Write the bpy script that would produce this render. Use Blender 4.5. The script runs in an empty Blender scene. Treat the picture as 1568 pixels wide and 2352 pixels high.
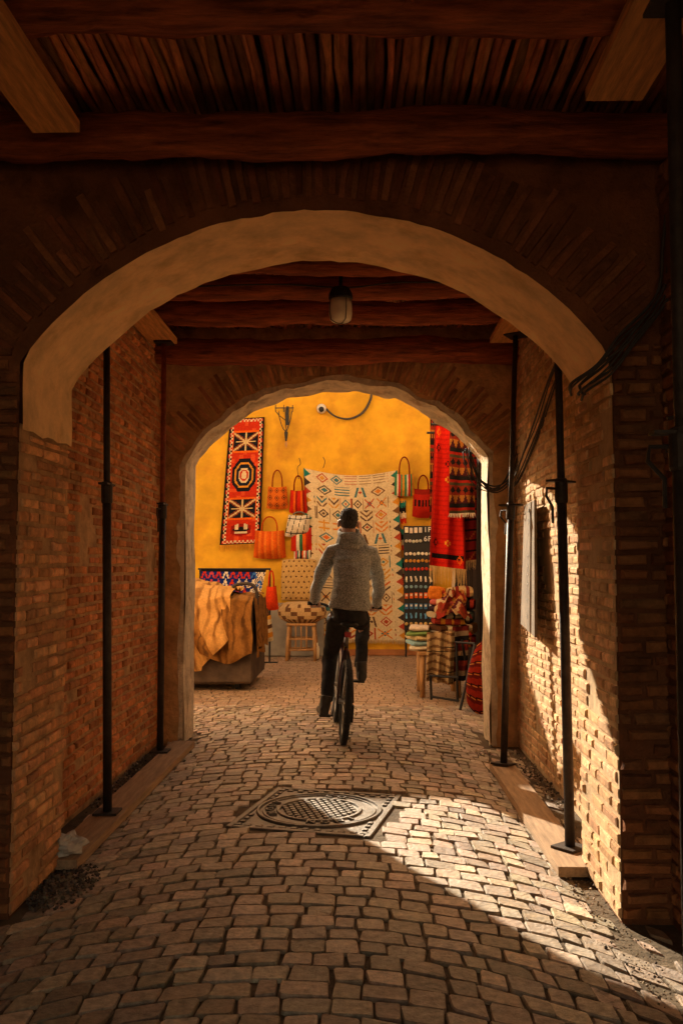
import bpy, bmesh, math, random
from mathutils import Vector, Matrix, Euler, noise
R=math.radians; PI=math.pi
random.seed(11)
SC=bpy.context.scene; COL=SC.collection
rnd=random.random
def U(a,b): return random.uniform(a,b)
# ---------------------------------------------------------------- camera
F=2100.0; CX,CY=784.0,1176.0
CAM=Vector((0.19,0,1.4)); ROT=Euler((PI/2+math.atan(124/F),0,math.atan(44/F)))
RM=ROT.to_matrix()
def ray(px,py): return RM@Vector(((px-CX)/F,-(py-CY)/F,-1))
def at(px,py,Y):
    d=ray(px,py); return CAM+d*(Y/d.y)
def gnd(px,py,h=0):
    d=ray(px,py); return CAM+d*((h-CAM.z)/d.z)
cd=bpy.data.cameras.new('camera'); co=bpy.data.objects.new('camera',cd); COL.objects.link(co)
co.location=CAM; co.rotation_euler=ROT; cd.sensor_fit='VERTICAL'; cd.sensor_height=36; cd.lens=36*F/2352
cd.clip_start=.05; cd.clip_end=500; SC.camera=co
# ---------------------------------------------------------------- light
SUN_EL=25.0; hd=Vector((.440,-.898)).normalized()
sd=Vector((hd.x*math.cos(R(SUN_EL)),hd.y*math.cos(R(SUN_EL)),-math.sin(R(SUN_EL))))
sl=bpy.data.lights.new('sun','SUN'); sl.energy=12; sl.angle=R(.5); sl.color=(1,.85,.64)
so=bpy.data.objects.new('sun',sl); COL.objects.link(so); so.rotation_euler=sd.to_track_quat('-Z','Y').to_euler(); so.location=(-4,12,9)
w=bpy.data.worlds.new('World'); SC.world=w; w.use_nodes=True
nt=w.node_tree; bg=nt.nodes['Background']; sk=nt.nodes.new('ShaderNodeTexSky'); sk.sky_type='NISHITA'; sk.sun_disc=False
sk.sun_elevation=R(SUN_EL); sk.sun_rotation=R(334); sk.dust_density=3; sk.air_density=1.0
tint=nt.nodes.new('ShaderNodeMix'); tint.data_type='RGBA'; tint.blend_type='MULTIPLY'; tint.inputs[0].default_value=1
tint.inputs[7].default_value=(3.05,2.02,1.14,1)
nt.links.new(sk.outputs[0],tint.inputs[6]); nt.links.new(tint.outputs[2],bg.inputs[0]); bg.inputs[1].default_value=.15
SC.view_settings.view_transform='Standard'
# ---------------------------------------------------------------- materials
def mat(name,col=(1,1,1),rough=.85,var=.3,vs=5,bump=.4,bs=40,vcol=False,metal=0,stretch=(1,1,1),dist=.01,stain=None,sss=0,spec=.3,alpha=1,trans=0,detail=6):
    m=bpy.data.materials.new(name); m.use_nodes=True; t=m.node_tree; N=t.nodes; L=t.links
    b=N['Principled BSDF']; b.inputs['Roughness'].default_value=rough; b.inputs['Metallic'].default_value=metal
    b.inputs['Specular IOR Level'].default_value=spec
    tc=N.new('ShaderNodeTexCoord'); mp=N.new('ShaderNodeMapping'); mp.inputs['Scale'].default_value=stretch
    L.new(tc.outputs['Object'],mp.inputs[0])
    n=N.new('ShaderNodeTexNoise'); n.inputs['Scale'].default_value=vs; n.inputs['Detail'].default_value=detail; n.inputs['Roughness'].default_value=.65
    L.new(mp.outputs[0],n.inputs['Vector'])
    mr=N.new('ShaderNodeMapRange'); mr.inputs[1].default_value=.3; mr.inputs[2].default_value=.7
    mr.inputs[3].default_value=1-var; mr.inputs[4].default_value=1+var; L.new(n.outputs['Fac'],mr.inputs[0])
    base=N.new('ShaderNodeMix'); base.data_type='RGBA'; base.blend_type='MULTIPLY'; base.inputs[0].default_value=1
    base.inputs[7].default_value=(*col,1)
    if vcol:
        a=N.new('ShaderNodeVertexColor'); a.layer_name='Col'; L.new(a.outputs[0],base.inputs[6])
    else: base.inputs[6].default_value=(1,1,1,1)
    out=base.outputs[2]
    if stain:
        sc,scol,lo,hi=stain
        n3=N.new('ShaderNodeTexNoise'); n3.inputs['Scale'].default_value=sc; n3.inputs['Detail'].default_value=7; n3.inputs['Roughness'].default_value=.7
        L.new(mp.outputs[0],n3.inputs['Vector'])
        m3=N.new('ShaderNodeMapRange'); m3.inputs[1].default_value=lo; m3.inputs[2].default_value=hi; L.new(n3.outputs['Fac'],m3.inputs[0])
        mx=N.new('ShaderNodeMix'); mx.data_type='RGBA'; L.new(m3.outputs[0],mx.inputs[0]); L.new(out,mx.inputs[6]); mx.inputs[7].default_value=(*scol,1)
        out=mx.outputs[2]
    v=N.new('ShaderNodeVectorMath'); v.operation='SCALE'; L.new(out,v.inputs[0]); L.new(mr.outputs[0],v.inputs['Scale'])
    L.new(v.outputs[0],b.inputs['Base Color'])
    if bump:
        n2=N.new('ShaderNodeTexNoise'); n2.inputs['Scale'].default_value=bs; n2.inputs['Detail'].default_value=6; n2.inputs['Roughness'].default_value=.7
        L.new(mp.outputs[0],n2.inputs['Vector'])
        bp=N.new('ShaderNodeBump'); bp.inputs['Strength'].default_value=bump; bp.inputs['Distance'].default_value=dist
        L.new(n2.outputs['Fac'],bp.inputs['Height']); L.new(bp.outputs[0],b.inputs['Normal'])
    if trans: b.inputs['Transmission Weight'].default_value=trans
    return m
M=dict(
 dirt=mat('packed dirt',(.14,.098,.058),.95,.4,4,.8,25,dist=.03),
 bounce_street=mat('pale sandy street',(.46,.33,.20),.95,.2,3,.4,25,dist=.03),
 stone=mat('granite setts',(1.22,1.13,1.02),.55,.45,28,.75,42,vcol=True,dist=.011,spec=.5),
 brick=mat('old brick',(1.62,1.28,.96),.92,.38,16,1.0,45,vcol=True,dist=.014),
 brick_sun=mat('sunlit pale brick',(1.18,.98,.77),.92,.4,16,.8,45,vcol=True,dist=.009),  # lighter copy of brick, sunlight partly put into its colour
 mortar=mat('mud mortar',(.62,.37,.18),.95,.35,7,1,30,dist=.03,stain=(3,(.38,.205,.095),.5,.7)),
 mortar_pale=mat('pale mud mortar',(.56,.39,.22),.95,.3,7,.7,30,dist=.012,stain=(3,(.38,.25,.135),.5,.7)),
 plaster=mat('ochre lime plaster',(.92,.61,.30),.9,.24,5,.5,22,dist=.02,stain=(4,(.68,.40,.16),.52,.75)),
 plaster_dark=mat('dark brown plaster',(.235,.085,.033),.95,.55,5,.9,20,dist=.03,stain=(2.5,(.10,.038,.017),.48,.65)),  # dark brown base with random darker blotches
 plaster_far=mat('brown earth plaster',(.66,.37,.155),.95,.4,5,.9,20,dist=.03,stain=(3,(.38,.19,.08),.5,.7)),
 plaster_white=mat('worn whitewash plaster',(.82,.66,.45),.9,.28,6,.9,22,dist=.03,stain=(5,(.48,.31,.17),.5,.66)),
 dark_brick=mat('dark brick',(1.3,1.2,1.1),.95,.4,9,.9,40,vcol=True,dist=.02),
 facade=mat('pale medina plaster',(.80,.64,.46),.9,.08,2,.2,10),
 yellow=mat('yellow lime wash',(.62,.325,.016),.9,.26,1.6,.3,14,dist=.02,stain=(1.3,(.46,.195,.016),.47,.72)),
 skirt=mat('red brown skirting',(.36,.14,.05),.9,.25,6,.3,20),
 grey=mat('grey plinth render',(.30,.26,.20),.9,.25,4,.4,30),
 log=mat('smoky log wood',(.44,.110,.032),.75,.7,7,1,18,stretch=(.5,5,5),dist=.04),
 reed=mat('dark reeds',(1,1,1),.8,.5,10,.6,40,vcol=True,stretch=(4,.6,4)),
 plank=mat('scaffold plank pine',(.68,.31,.095),.75,.4,5,.4,16,stretch=(8,.8,8)),
 board=mat('dusty floor plank',(.38,.25,.145),.85,.35,5,.5,16,stretch=(8,.8,8)),
 steel=mat('black prop steel',(.05,.036,.028),.55,.4,20,.4,50,metal=.4),
 rust=mat('rusty red steel',(.30,.075,.03),.7,.4,20,.4,50,metal=.3),
 black=mat('black plastic',(.02,.018,.016),.5,.2,10,.1,50),
 cable=mat('dusty black cable',(.05,.04,.033),.6,.3,20,.1,50),
 cloth=mat('woven wool',(.84,.80,.73),.95,.22,40,.7,130,vcol=True,spec=.1,dist=.006),
 wood=mat('turned wood',(.42,.22,.08),.6,.35,8,.3,20,stretch=(5,5,.8)),
 darkwood=mat('dark shutter wood',(.020,.013,.009),.9,.4,8,.4,20,stretch=(6,6,.7),spec=.08),
 cartbox=mat('dusty dark cart panel',(.075,.048,.03),.85,.5,5,.5,25),
 sign=mat('worn pale board',(.62,.57,.48),.8,.2,5,.3,20,stain=(5,(.42,.36,.28),.5,.75)),
 chalk=mat('white chalk',(.80,.77,.70),.9,.1,20,0),
 oldchalk=mat('faded chalk',(.44,.40,.34),.9,.3,20,0),
 iron=mat('cast iron',(.17,.145,.115),.45,.35,14,.6,45,metal=.35,dist=.012),
 glass=mat('frosted lamp glass',(.85,.74,.52),.35,.12,10,.1,30),
 jacket=mat('grey marl fleece',(.335,.325,.29),.98,.6,90,1.0,120,spec=.05,dist=.012,detail=3),
 trouser=mat('black denim',(.026,.023,.022),.9,.3,30,.5,60,spec=.2),
 shoe=mat('black leather boots',(.045,.038,.032),.5,.3,20,.3,40),
 skin=mat('skin',(.42,.23,.15),.55,.1,20,.15,80),
 hair=mat('dark short hair',(.050,.040,.032),.85,.6,90,1,160,stretch=(1,1,.4)),
 eye=mat('eye',(.7,.68,.64),.2,.05,5,0),
 rubber=mat('tyre rubber',(.02,.02,.02),.75,.3,30,.6,70,dist=.006),
 alloy=mat('dull alloy',(.30,.29,.27),.4,.2,20,.1,50,metal=.9),
 bikepaint=mat('dark bike paint',(.045,.016,.013),.35,.2,10,0),
 bag=mat('white plastic bag',(.5,.46,.40),.4,.15,8,.2,30),
 gravel=mat('gravel',(1,1,1),.9,.3,20,.5,50,vcol=True),
 magnet=mat('painted souvenir',(1,1,1),.4,.1,40,0,vcol=True),
)
# ---------------------------------------------------------------- mesh helpers
def frame(d):
    d=d.normalized(); a=Vector((0,0,1)) if abs(d.z)<.9 else Vector((1,0,0))
    x=d.cross(a).normalized(); return x,x.cross(d).normalized()
class MB:
    def __init__(s): s.v=[];s.f=[];s.m=[];s.c=[]
    def add(s,vs,fs,mi=0,col=(1,1,1)):
        o=len(s.v); s.v+= [Vector(p) for p in vs]
        for f in fs: s.f.append(tuple(i+o for i in f)); s.m.append(mi); s.c.append(col)
    def hexa(s,p,mi=0,col=(1,1,1)): s.add(p,[(3,2,1,0),(4,5,6,7),(0,1,5,4),(1,2,6,5),(2,3,7,6),(3,0,4,7)],mi,col)
    def box(s,c,d,mi=0,col=(1,1,1),rot=None,bev=0):
        hx,hy,hz=d[0]/2,d[1]/2,d[2]/2; c=Vector(c)
        if bev:
            b=min(bev,hx*.9,hy*.9,hz*.9); rings=[]
            for z,i in ((-hz,b),(-hz+b,0),(hz-b,0),(hz,b)):
                x,y=hx-i,hy-i; k=b*.6
                rings.append([(-x+k,-y,z),(x-k,-y,z),(x,-y+k,z),(x,y-k,z),(x-k,y,z),(-x+k,y,z),(-x,y-k,z),(-x,-y+k,z)])
            rr=[[(rot@Vector(p) if rot else Vector(p))+c for p in r] for r in rings]
            s.loft(rr,mi,col); return
        p=[(-hx,-hy,-hz),(hx,-hy,-hz),(hx,hy,-hz),(-hx,hy,-hz),(-hx,-hy,hz),(hx,-hy,hz),(hx,hy,hz),(-hx,hy,hz)]
        s.hexa([(rot@Vector(q) if rot else Vector(q))+c for q in p],mi,col)
    def loft(s,rings,mi=0,col=(1,1,1),cap=True,closed=False):
        n=len(rings[0]); vs=[p for r in rings for p in r]; fs=[]
        K=len(rings); 
        for i in range(K if closed else K-1):
            for j in range(n):
                a=i*n+j;b=i*n+(j+1)%n; i2=(i+1)%K
                fs.append((a,b,i2*n+(j+1)%n,i2*n+j))
        if cap and not closed: fs.append(tuple(range(n))[::-1]); fs.append(tuple((K-1)*n+j for j in range(n)))
        s.add(vs,fs,mi,col)
    def tube(s,pts,rad,seg=8,mi=0,col=(1,1,1),cap=True,closed=False):
        pts=[Vector(p) for p in pts]; n=len(pts)
        if not hasattr(rad,'__len__'): rad=[rad]*n
        rings=[]; X=None
        for i,p in enumerate(pts):
            if closed: d=pts[(i+1)%n]-pts[i-1]
            else: d=pts[min(i+1,n-1)]-pts[max(i-1,0)]
            d.normalize()
            if X is None: X,Y=frame(d)
            else:
                X=(X-d*X.dot(d)).normalized(); Y=X.cross(d).normalized()
            rings.append([p+X*(rad[i]*math.cos(2*PI*k/seg))+Y*(rad[i]*math.sin(2*PI*k/seg)) for k in range(seg)])
        s.loft(rings,mi,col,cap,closed)
    def torus(s,c,Rr,r,axis='x',seg=40,rs=8,mi=0,col=(1,1,1)):
        c=Vector(c); pts=[]
        for k in range(seg):
            a=2*PI*k/seg; u,v=Rr*math.cos(a),Rr*math.sin(a)
            pts.append(c+Vector({'x':(0,u,v),'y':(u,0,v),'z':(u,v,0)}[axis]))
        s.tube(pts,r,rs,mi,col,closed=True)
    def lathe(s,c,prof,seg=20,mi=0,col=(1,1,1),axis='z'):
        c=Vector(c); rings=[]
        for r,z in prof:
            q=[]
            for k in range(seg):
                a=2*PI*k/seg; x,y=r*math.cos(a),r*math.sin(a)
                q.append(c+Vector({'z':(x,y,z),'y':(x,z,y),'x':(z,x,y)}[axis]))
            rings.append(q)
        s.loft(rings,mi,col)
    def ball(s,c,r,seg=14,mi=0,col=(1,1,1)):
        c=Vector(c); r=Vector(r if hasattr(r,'__len__') else (r,r,r)); rings=[]
        K=seg//2+2
        for i in range(K):
            t=PI*(i+.15)/(K-1+.3); z=-math.cos(t); q=math.sin(t)
            rings.append([c+Vector((r.x*q*math.cos(2*PI*k/seg),r.y*q*math.sin(2*PI*k/seg),r.z*z)) for k in range(seg)])
        s.loft(rings,mi,col)
    def grid(s,P,painter,nx,ny,mi=0):
        o=len(s.v)
        for j in range(ny+1):
            for i in range(nx+1): s.v.append(Vector(P(i/nx,j/ny)))
        for j in range(ny):
            for i in range(nx):
                a=o+j*(nx+1)+i; s.f.append((a,a+nx+1,a+nx+2,a+1)); s.m.append(mi)
                s.c.append(painter((i+.5)/nx,(j+.5)/ny) if callable(painter) else painter)
    def mesh(s,name):
        me=bpy.data.meshes.new(name); me.from_pydata([tuple(p) for p in s.v],[],s.f); return me
    def build(s,name,mats,parent=None,smooth=False,local=False,origin=None,recalc=True):
        if not isinstance(mats,(list,tuple)): mats=[mats]
        if parent is not None:
            off=Vector((0,0,0))
            if not local:
                p=parent
                while p: off=off+p.location; p=p.parent
        else:
            xs=[p.x for p in s.v]; ys=[p.y for p in s.v]; zs=[p.z for p in s.v]
            off=Vector(origin) if origin is not None else Vector(((min(xs)+max(xs))/2,(min(ys)+max(ys))/2,min(zs)))
        me=bpy.data.meshes.new(name); me.from_pydata([tuple(p-off) for p in s.v],[],s.f)
        for q in mats: me.materials.append(q)
        me.polygons.foreach_set('material_index',s.m)
        ca=me.color_attributes.new('Col','FLOAT_COLOR','CORNER'); dat=[]
        for f,c in zip(s.f,s.c): dat+= list((c[0],c[1],c[2],1.0))*len(f)
        ca.data.foreach_set('color',dat)
        if recalc and len(s.f)<60000:
            bm=bmesh.new(); bm.from_mesh(me); bmesh.ops.recalc_face_normals(bm,faces=bm.faces); bm.to_mesh(me); bm.free()
        if smooth:
            for p in me.polygons: p.use_smooth=True
        o=bpy.data.objects.new(name,me); COL.objects.link(o)
        if parent is not None: o.parent=parent
        else: o.location=off
        return o
def tag(o,label=None,cat=None,group=None,kind=None):
    if label: o['label']=label
    if cat: o['category']=cat
    if group: o['group']=group
    if kind: o['kind']=kind
    return o
def thing(name,label,cat,loc,group=None,rot=(0,0,0)):
    o=bpy.data.objects.new(name,None); o.empty_display_size=.1; COL.objects.link(o); o.location=loc; o.rotation_euler=rot
    return tag(o,label,cat,group)
def from_mesh(me):
    mb=MB(); mb.v=[v.co.copy() for v in me.vertices]; mb.f=[tuple(p.vertices) for p in me.polygons]; mb.m=[0]*len(mb.f); mb.c=[(1,1,1)]*len(mb.f); return mb
def evalmesh(o):
    COL.objects.link(o); bpy.context.view_layer.update(); dg=bpy.context.evaluated_depsgraph_get()
    me=bpy.data.meshes.new_from_object(o.evaluated_get(dg)); bpy.data.objects.remove(o); return me
def remesh(mb,vox,it=2,disp=0,ds=14):
    me=mb.mesh('tmp'); bm=bmesh.new(); bm.from_mesh(me); bmesh.ops.recalc_face_normals(bm,faces=bm.faces); bm.to_mesh(me); bm.free()
    o=bpy.data.objects.new('tmp',me); r=o.modifiers.new('r','REMESH'); r.mode='VOXEL'; r.voxel_size=vox
    sm=o.modifiers.new('s','SMOOTH'); sm.iterations=it; sm.factor=.5
    m2=evalmesh(o); out=from_mesh(m2)
    if disp:
        for i,v in enumerate(m2.vertices): out.v[i]+=v.normal*disp*noise.noise(v.co*ds)
    return out
def text(mb,s,size,place,ext=.002,mi=0,col=(1,1,1)):
    c=bpy.data.curves.new('t','FONT'); c.body=s; c.size=size; c.extrude=ext; c.align_x='CENTER'; c.align_y='CENTER'; c.resolution_u=2
    me=evalmesh(bpy.data.objects.new('t',c))
    mb.add([place(v.co) for v in me.vertices],[tuple(p.vertices) for p in me.polygons],mi,col)
def S(r,g,b): return tuple(((c/255)/12.92 if c/255<=.04045 else ((c/255+.055)/1.055)**2.4) for c in (r,g,b))
def jit(c,a): k=1+U(-a,a); return tuple(max(0,q*k*(1+U(-a,a)*.25)) for q in c)
# ---------------------------------------------------------------- dimensions of the place
HW=1.22; SW=1.42; AR=1.496; AC=1.384
N0,N1=3.72,4.35; F0,F1=7.26,7.70; YW=14.5; WALLH=4.62; TOP=3.34; YB0=-1.5
def arch_h(x): return AC+math.sqrt(max(0,AR*AR-x*x))
def ez(x,y,a): return arch_h(x)+a*noise.noise(Vector((x*5,y*4,1.7)))+a*.6*noise.noise(Vector((x*15,y*11,4)))
# ---------------------------------------------------------------- ground and paving
g=MB(); g.box((0,0,-.53),(240,240,1.034)); tag(g.build('ground',M['dirt']),kind='structure')
g=MB(); g.box((0,-19.2,-.02),(30,35,.028)); tag(g.build('bounce_street',M['bounce_street']),kind='structure')  # unseen pale sheet behind the camera, added to bounce sunlight onto the ceiling
MHC=gnd(733,1858); MHA=R(-13); MHW,MHD=.80,.90
def in_manhole(x,y,pad):
    dx,dy=x-MHC.x,y-MHC.y; c,s_=math.cos(-MHA),math.sin(-MHA); a,b=dx*c-dy*s_,dx*s_+dy*c
    return abs(a)<MHW/2+pad and abs(b)<MHD/2+pad
SCOL=[(.31,.25,.185),(.26,.205,.15),(.35,.285,.21),(.22,.175,.13),(.29,.225,.165),(.39,.32,.245),(.27,.205,.145)]
def sett(mb,q,h,col):
    c=sum(q,Vector((0,0,0)))/4; tx,ty=U(-.045,.045),U(-.045,.045)
    def hh(p): return h+(p.x-c.x)*tx+(p.y-c.y)*ty
    def r8(r,k):
        o=[]
        for i in range(4):
            a,b=r[i],r[(i+1)%4]; o+= [a.lerp(b,k*U(.3,1.9)),a.lerp(b,1-k*U(.3,1.9))]
        return o
    A=r8(q,.07); B=[Vector((p.x,p.y,hh(p)-.006)) for p in A]; A=[Vector((p.x,p.y,-.04)) for p in A]
    Cc=[c+(p-c)*U(.93,.965) for p in B]; Cc=[Vector((p.x,p.y,hh(p)+U(-.0015,.0015))) for p in Cc]
    vs=A+B+Cc+[Vector((c.x+U(-.025,.025),c.y+U(-.025,.025),h+U(-.002,.002)))]
    fs=[]
    for k in range(8):
        j=(k+1)%8; fs+=[(k,j,8+j,8+k),(8+k,8+j,16+j,16+k),(16+k,16+j,24)]
    mb.add(vs,fs,0,col)
pv=MB(); d=.116; RC=1.62; AM=1.06
WCOL=2*RC*math.sin(AM); XC=[-.06+k*WCOL for k in (-1,0,1)]
for ci,xc in enumerate(XC):
    for n in range(6,102):
        yb=n*d+(0 if ci%2==0 else .05); ns=28+random.choice((-2,-1,0,1))
        cuts=[-AM+2*AM*(k+(U(-.22,.22) if 0<k<ns else 0))/ns for k in range(ns+1)]
        for k in range(ns):
            s0,s1=cuts[k],cuts[k+1]
            def P(a,t):
                rr=RC+.012*noise.noise(Vector((a*4,(n+t)*.6,ci*3)))
                return Vector((xc+rr*math.sin(a),yb+d*t+rr*math.cos(a)-RC,0))
            g=.0052/d; gs=.0052/RC; g0,g1=g*U(.6,2.0),1-g*U(.6,2.0)
            q=[P(s0+gs,g0),P(s1-gs,g0),P(s1-gs,g1),P(s0+gs,g1)]
            q=[p+Vector((U(-.008,.008),U(-.008,.008),0)) for p in q]
            c=sum(q,Vector((0,0,0)))/4
            if c.y<.9 or c.y>9.3: continue
            lim=1.2 if (N0-.1<c.y<N1+.1 or F0-.1<c.y<F1+.1) else 1.4
            if c.y<F1+.1 and abs(c.x)>lim-.04: continue
            if c.y>F1 and abs(c.x)>3.6: continue
            if c.y<F1 and abs(c.x)>1.14+.10*noise.noise(Vector((c.x,c.y*1.5,3))) and rnd()<.4: continue
            if in_manhole(c.x,c.y,.030): continue
            low=-.006 if abs(c.x)>1.08 and c.y<F1 else 0
            sett(pv,q,.001+low+U(-.003,.003),jit(random.choice(SCOL),.24))
tag(pv.build('cobblestones',M['stone'],origin=(0,0,0),recalc=False,smooth=False),kind='structure')
pc=MB(); y=9.12; row=0
while y<YW:
    x=-4.2+U(0,.1)
    while x<3.6:
        wdt=U(.10,.17); h=U(-.009,-.005); yo=.03*math.sin(x*1.1+row*.02)
        q=[(x+.003,y+.003+yo),(x+wdt-.003,y+.003+yo),(x+wdt-.003,y+.117+yo),(x+.003,y+.117+yo)]
        pc.add([(a,b,-.03) for a,b in q]+[(a+(x+wdt/2-a)*.06,b+(y+yo+.06-b)*.06,h) for a,b in q],[(4,5,6,7),(0,1,5,4),(1,2,6,5),(2,3,7,6),(3,0,4,7)],0,jit(random.choice([(.31,.215,.14),(.28,.195,.125),(.33,.235,.155)]),.10))
        x+=wdt
    y+=.12; row+=1
tag(pc.build('courtyard_paving',M['stone'],origin=(0,9,0),recalc=False),kind='structure')
# ---------------------------------------------------------------- manhole
mh=thing('manhole_cover','square cast iron manhole cover with round lettered lid set in the cobbles','manhole cover',(MHC.x,MHC.y,-.014),rot=(0,0,MHA))
m=MB(); t=.035
for sx in (-1,1): m.box((sx*(MHW/2-t/2),0,-.012),(t,MHD,.05),bev=.004)
for sy in (-1,1): m.box((0,sy*(MHD/2-t/2),-.012),(MHW-2*t-.004,t,.05),bev=.004)
m.box((0,0,-.020),(MHW-2*t-.004,MHD-2*t-.004,.05))
for k in range(12):
    for sy in (-1,1): m.box((-MHW/2+.04+k*.0655,sy*(MHD/2-.060),.008),(.035,.034,.010),bev=.003)
for k in range(13):
    for sx in (-1,1):
        if abs(-MHD/2+.06+k*.065)>.16: m.box((sx*(MHW/2-.055),-MHD/2+.06+k*.065,.0085),(.028,.035,.010),bev=.003)
m.build('frame',M['iron'],mh,local=True)
m=MB(); LR=.362
m.lathe((0,0,0),[(LR,-.02),(LR,.012),(LR-.005,.019),(LR-.018,.019),(LR-.022,.008),(LR-.034,.008),(LR-.037,.015),(LR-.046,.015),(LR-.049,.008),(LR-.115,.008),(LR-.119,.018),(LR-.134,.018),(LR-.138,.007),(.001,.007)],56)
for i in range(-7,8):
    for j in range(-7,8):
        x,y=i*.042+(.021 if j%2 else 0),j*.040
        if x*x+y*y<(LR-.148)**2: m.lathe((x,y,.006),[(.018,0),(.014,.012),(.001,.013)],7)
def ring_text(s,a0,step,size):
    for k,ch in enumerate(s):
        a=a0-(k-(len(s)-1)/2)*step; c_=Vector((math.cos(a),math.sin(a)))*(LR-.082)
        rt=Matrix.Rotation(a-PI/2,3,'Z')
        text(m,ch,size,lambda v:rt@v+Vector((c_.x,c_.y,.013)),.009)
ring_text('NOUV',R(190),R(16),.072); ring_text('CO',R(85),R(16),.072); ring_text('INON',R(300),R(16),.072)
m.build('lid',M['iron'],mh,local=True)
# ---------------------------------------------------------------- bricks and walls
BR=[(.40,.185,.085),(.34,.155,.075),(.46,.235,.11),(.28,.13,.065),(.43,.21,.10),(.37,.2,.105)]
BP=[(.54,.40,.26),(.50,.36,.22),(.60,.46,.31),(.42,.28,.17),(.57,.42,.27)]  # paler brick tones, some of the sun's brightness included
def bricks(mb,O,Ud,Nd,w,z0,z1,mask=None,ch=.058,bl=.19,pal=BR,proud=.013,mi=1):
    O=Vector(O);Ud=Vector(Ud);Nd=Vector(Nd); z=z0; r=0
    while z<z1-.02:
        u=-U(0,bl) if r%2 else -U(0,bl*.5)
        while u<w:
            L=bl*random.choice((1,1,.95,.85,.55,.6)); a,b=max(u+.009,0.003),min(u+L-.009,w-.003); u+=L
            if b-a<.03: continue
            g0=U(.010,.016); za,zb=z+g0,min(z+ch-g0*.5,z1)
            um,zm=(a+b)/2,(za+zb)/2
            if mask and not mask(um,zm): continue
            if rnd()<.012: continue
            pr=proud*U(.45,1.35); sk=U(-.3,.3)*proud
            wob=.008*noise.noise(Vector((O.x+O.y+um*1.3,r*.25,2)))
            P=lambda uu,zz,n:O+Ud*uu+Nd*n+Vector((0,0,zz+wob+.012*math.sin(uu*1.1)))
            j=lambda:U(-.0035,.0035); e=.007
            base=[P(a,za,-.03),P(b,za,-.03),P(b,zb,-.03),P(a,zb,-.03)]
            mid=[P(a+j(),za+j(),pr*.55),P(b+j(),za+j(),pr*.55),P(b+j(),zb+j(),pr*.55),P(a+j(),zb+j(),pr*.55)]
            fr=[P(a+e+j(),za+e+j()*.6,pr+sk),P(b-e+j(),za+e+j()*.6,pr-sk),P(b-e+j(),zb-e+j()*.6,pr-sk),P(a+e+j(),zb-e+j()*.6,pr+sk)]
            vs=base+mid+fr; fs=[(8,9,10,11)]
            for k in range(4):
                q=(k+1)%4; fs+=[(k,q,4+q,4+k),(4+k,4+q,8+q,8+k)]
            mb.add(vs,fs,mi,jit(random.choice(pal),.18))
        z+=ch*U(.98,1.02); r+=1
def slab(mb,x0,x1,y0,y1,z0,z1,mi=0): mb.box(((x0+x1)/2,(y0+y1)/2,(z0+z1)/2),(x1-x0,y1-y0,z1-z0),mi)
def wallgrid(mb,P,nx,ny,amp=.012,mi=0,N=Vector((1,0,0))):
    mb.grid(lambda u,v:Vector(P(u,v))+N*amp*noise.noise(Vector(P(u,v))*2.3),(1,1,1),nx,ny,mi)
def side_wall(s,y0,y1,mmat,pal,label,name='brick_wall',brick_from=None,proud=.013,thr=.52,bm='brick'):
    mb=MB(); x=s*SW; N=Vector((-s,0,0)); yb=y0 if brick_from is None else brick_from
    slab(mb,min(x+s*.02,x+s*.45),max(x+s*.02,x+s*.45),y0,y1,-.1,3.4)
    wallgrid(mb,lambda u,v:(x,y0+(y1-y0)*u,3.4*v-.05),40,40,.008 if proud>.01 else .003,0,N)
    bricks(mb,(x,yb,0),(0,1,0),N,y1-yb,0.0,3.3,lambda u,z:noise.noise(Vector((u*1.2+s*3+yb,z*1.3,5)))<thr,pal=pal,proud=proud)
    return tag(mb.build(name,[mmat,M[bm]],origin=(x,y0,0),recalc=False),label,'wall')
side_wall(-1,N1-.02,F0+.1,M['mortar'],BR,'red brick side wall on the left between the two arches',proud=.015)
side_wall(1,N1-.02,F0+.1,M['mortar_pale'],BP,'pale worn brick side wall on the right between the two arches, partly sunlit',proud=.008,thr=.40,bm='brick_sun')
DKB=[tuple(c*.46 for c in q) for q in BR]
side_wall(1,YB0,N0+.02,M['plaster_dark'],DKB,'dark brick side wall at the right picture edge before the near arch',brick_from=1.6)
side_wall(-1,YB0,N0+.02,M['plaster_dark'],DKB,'dark brick side wall left of the camera before the near arch',brick_from=2.6)
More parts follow.
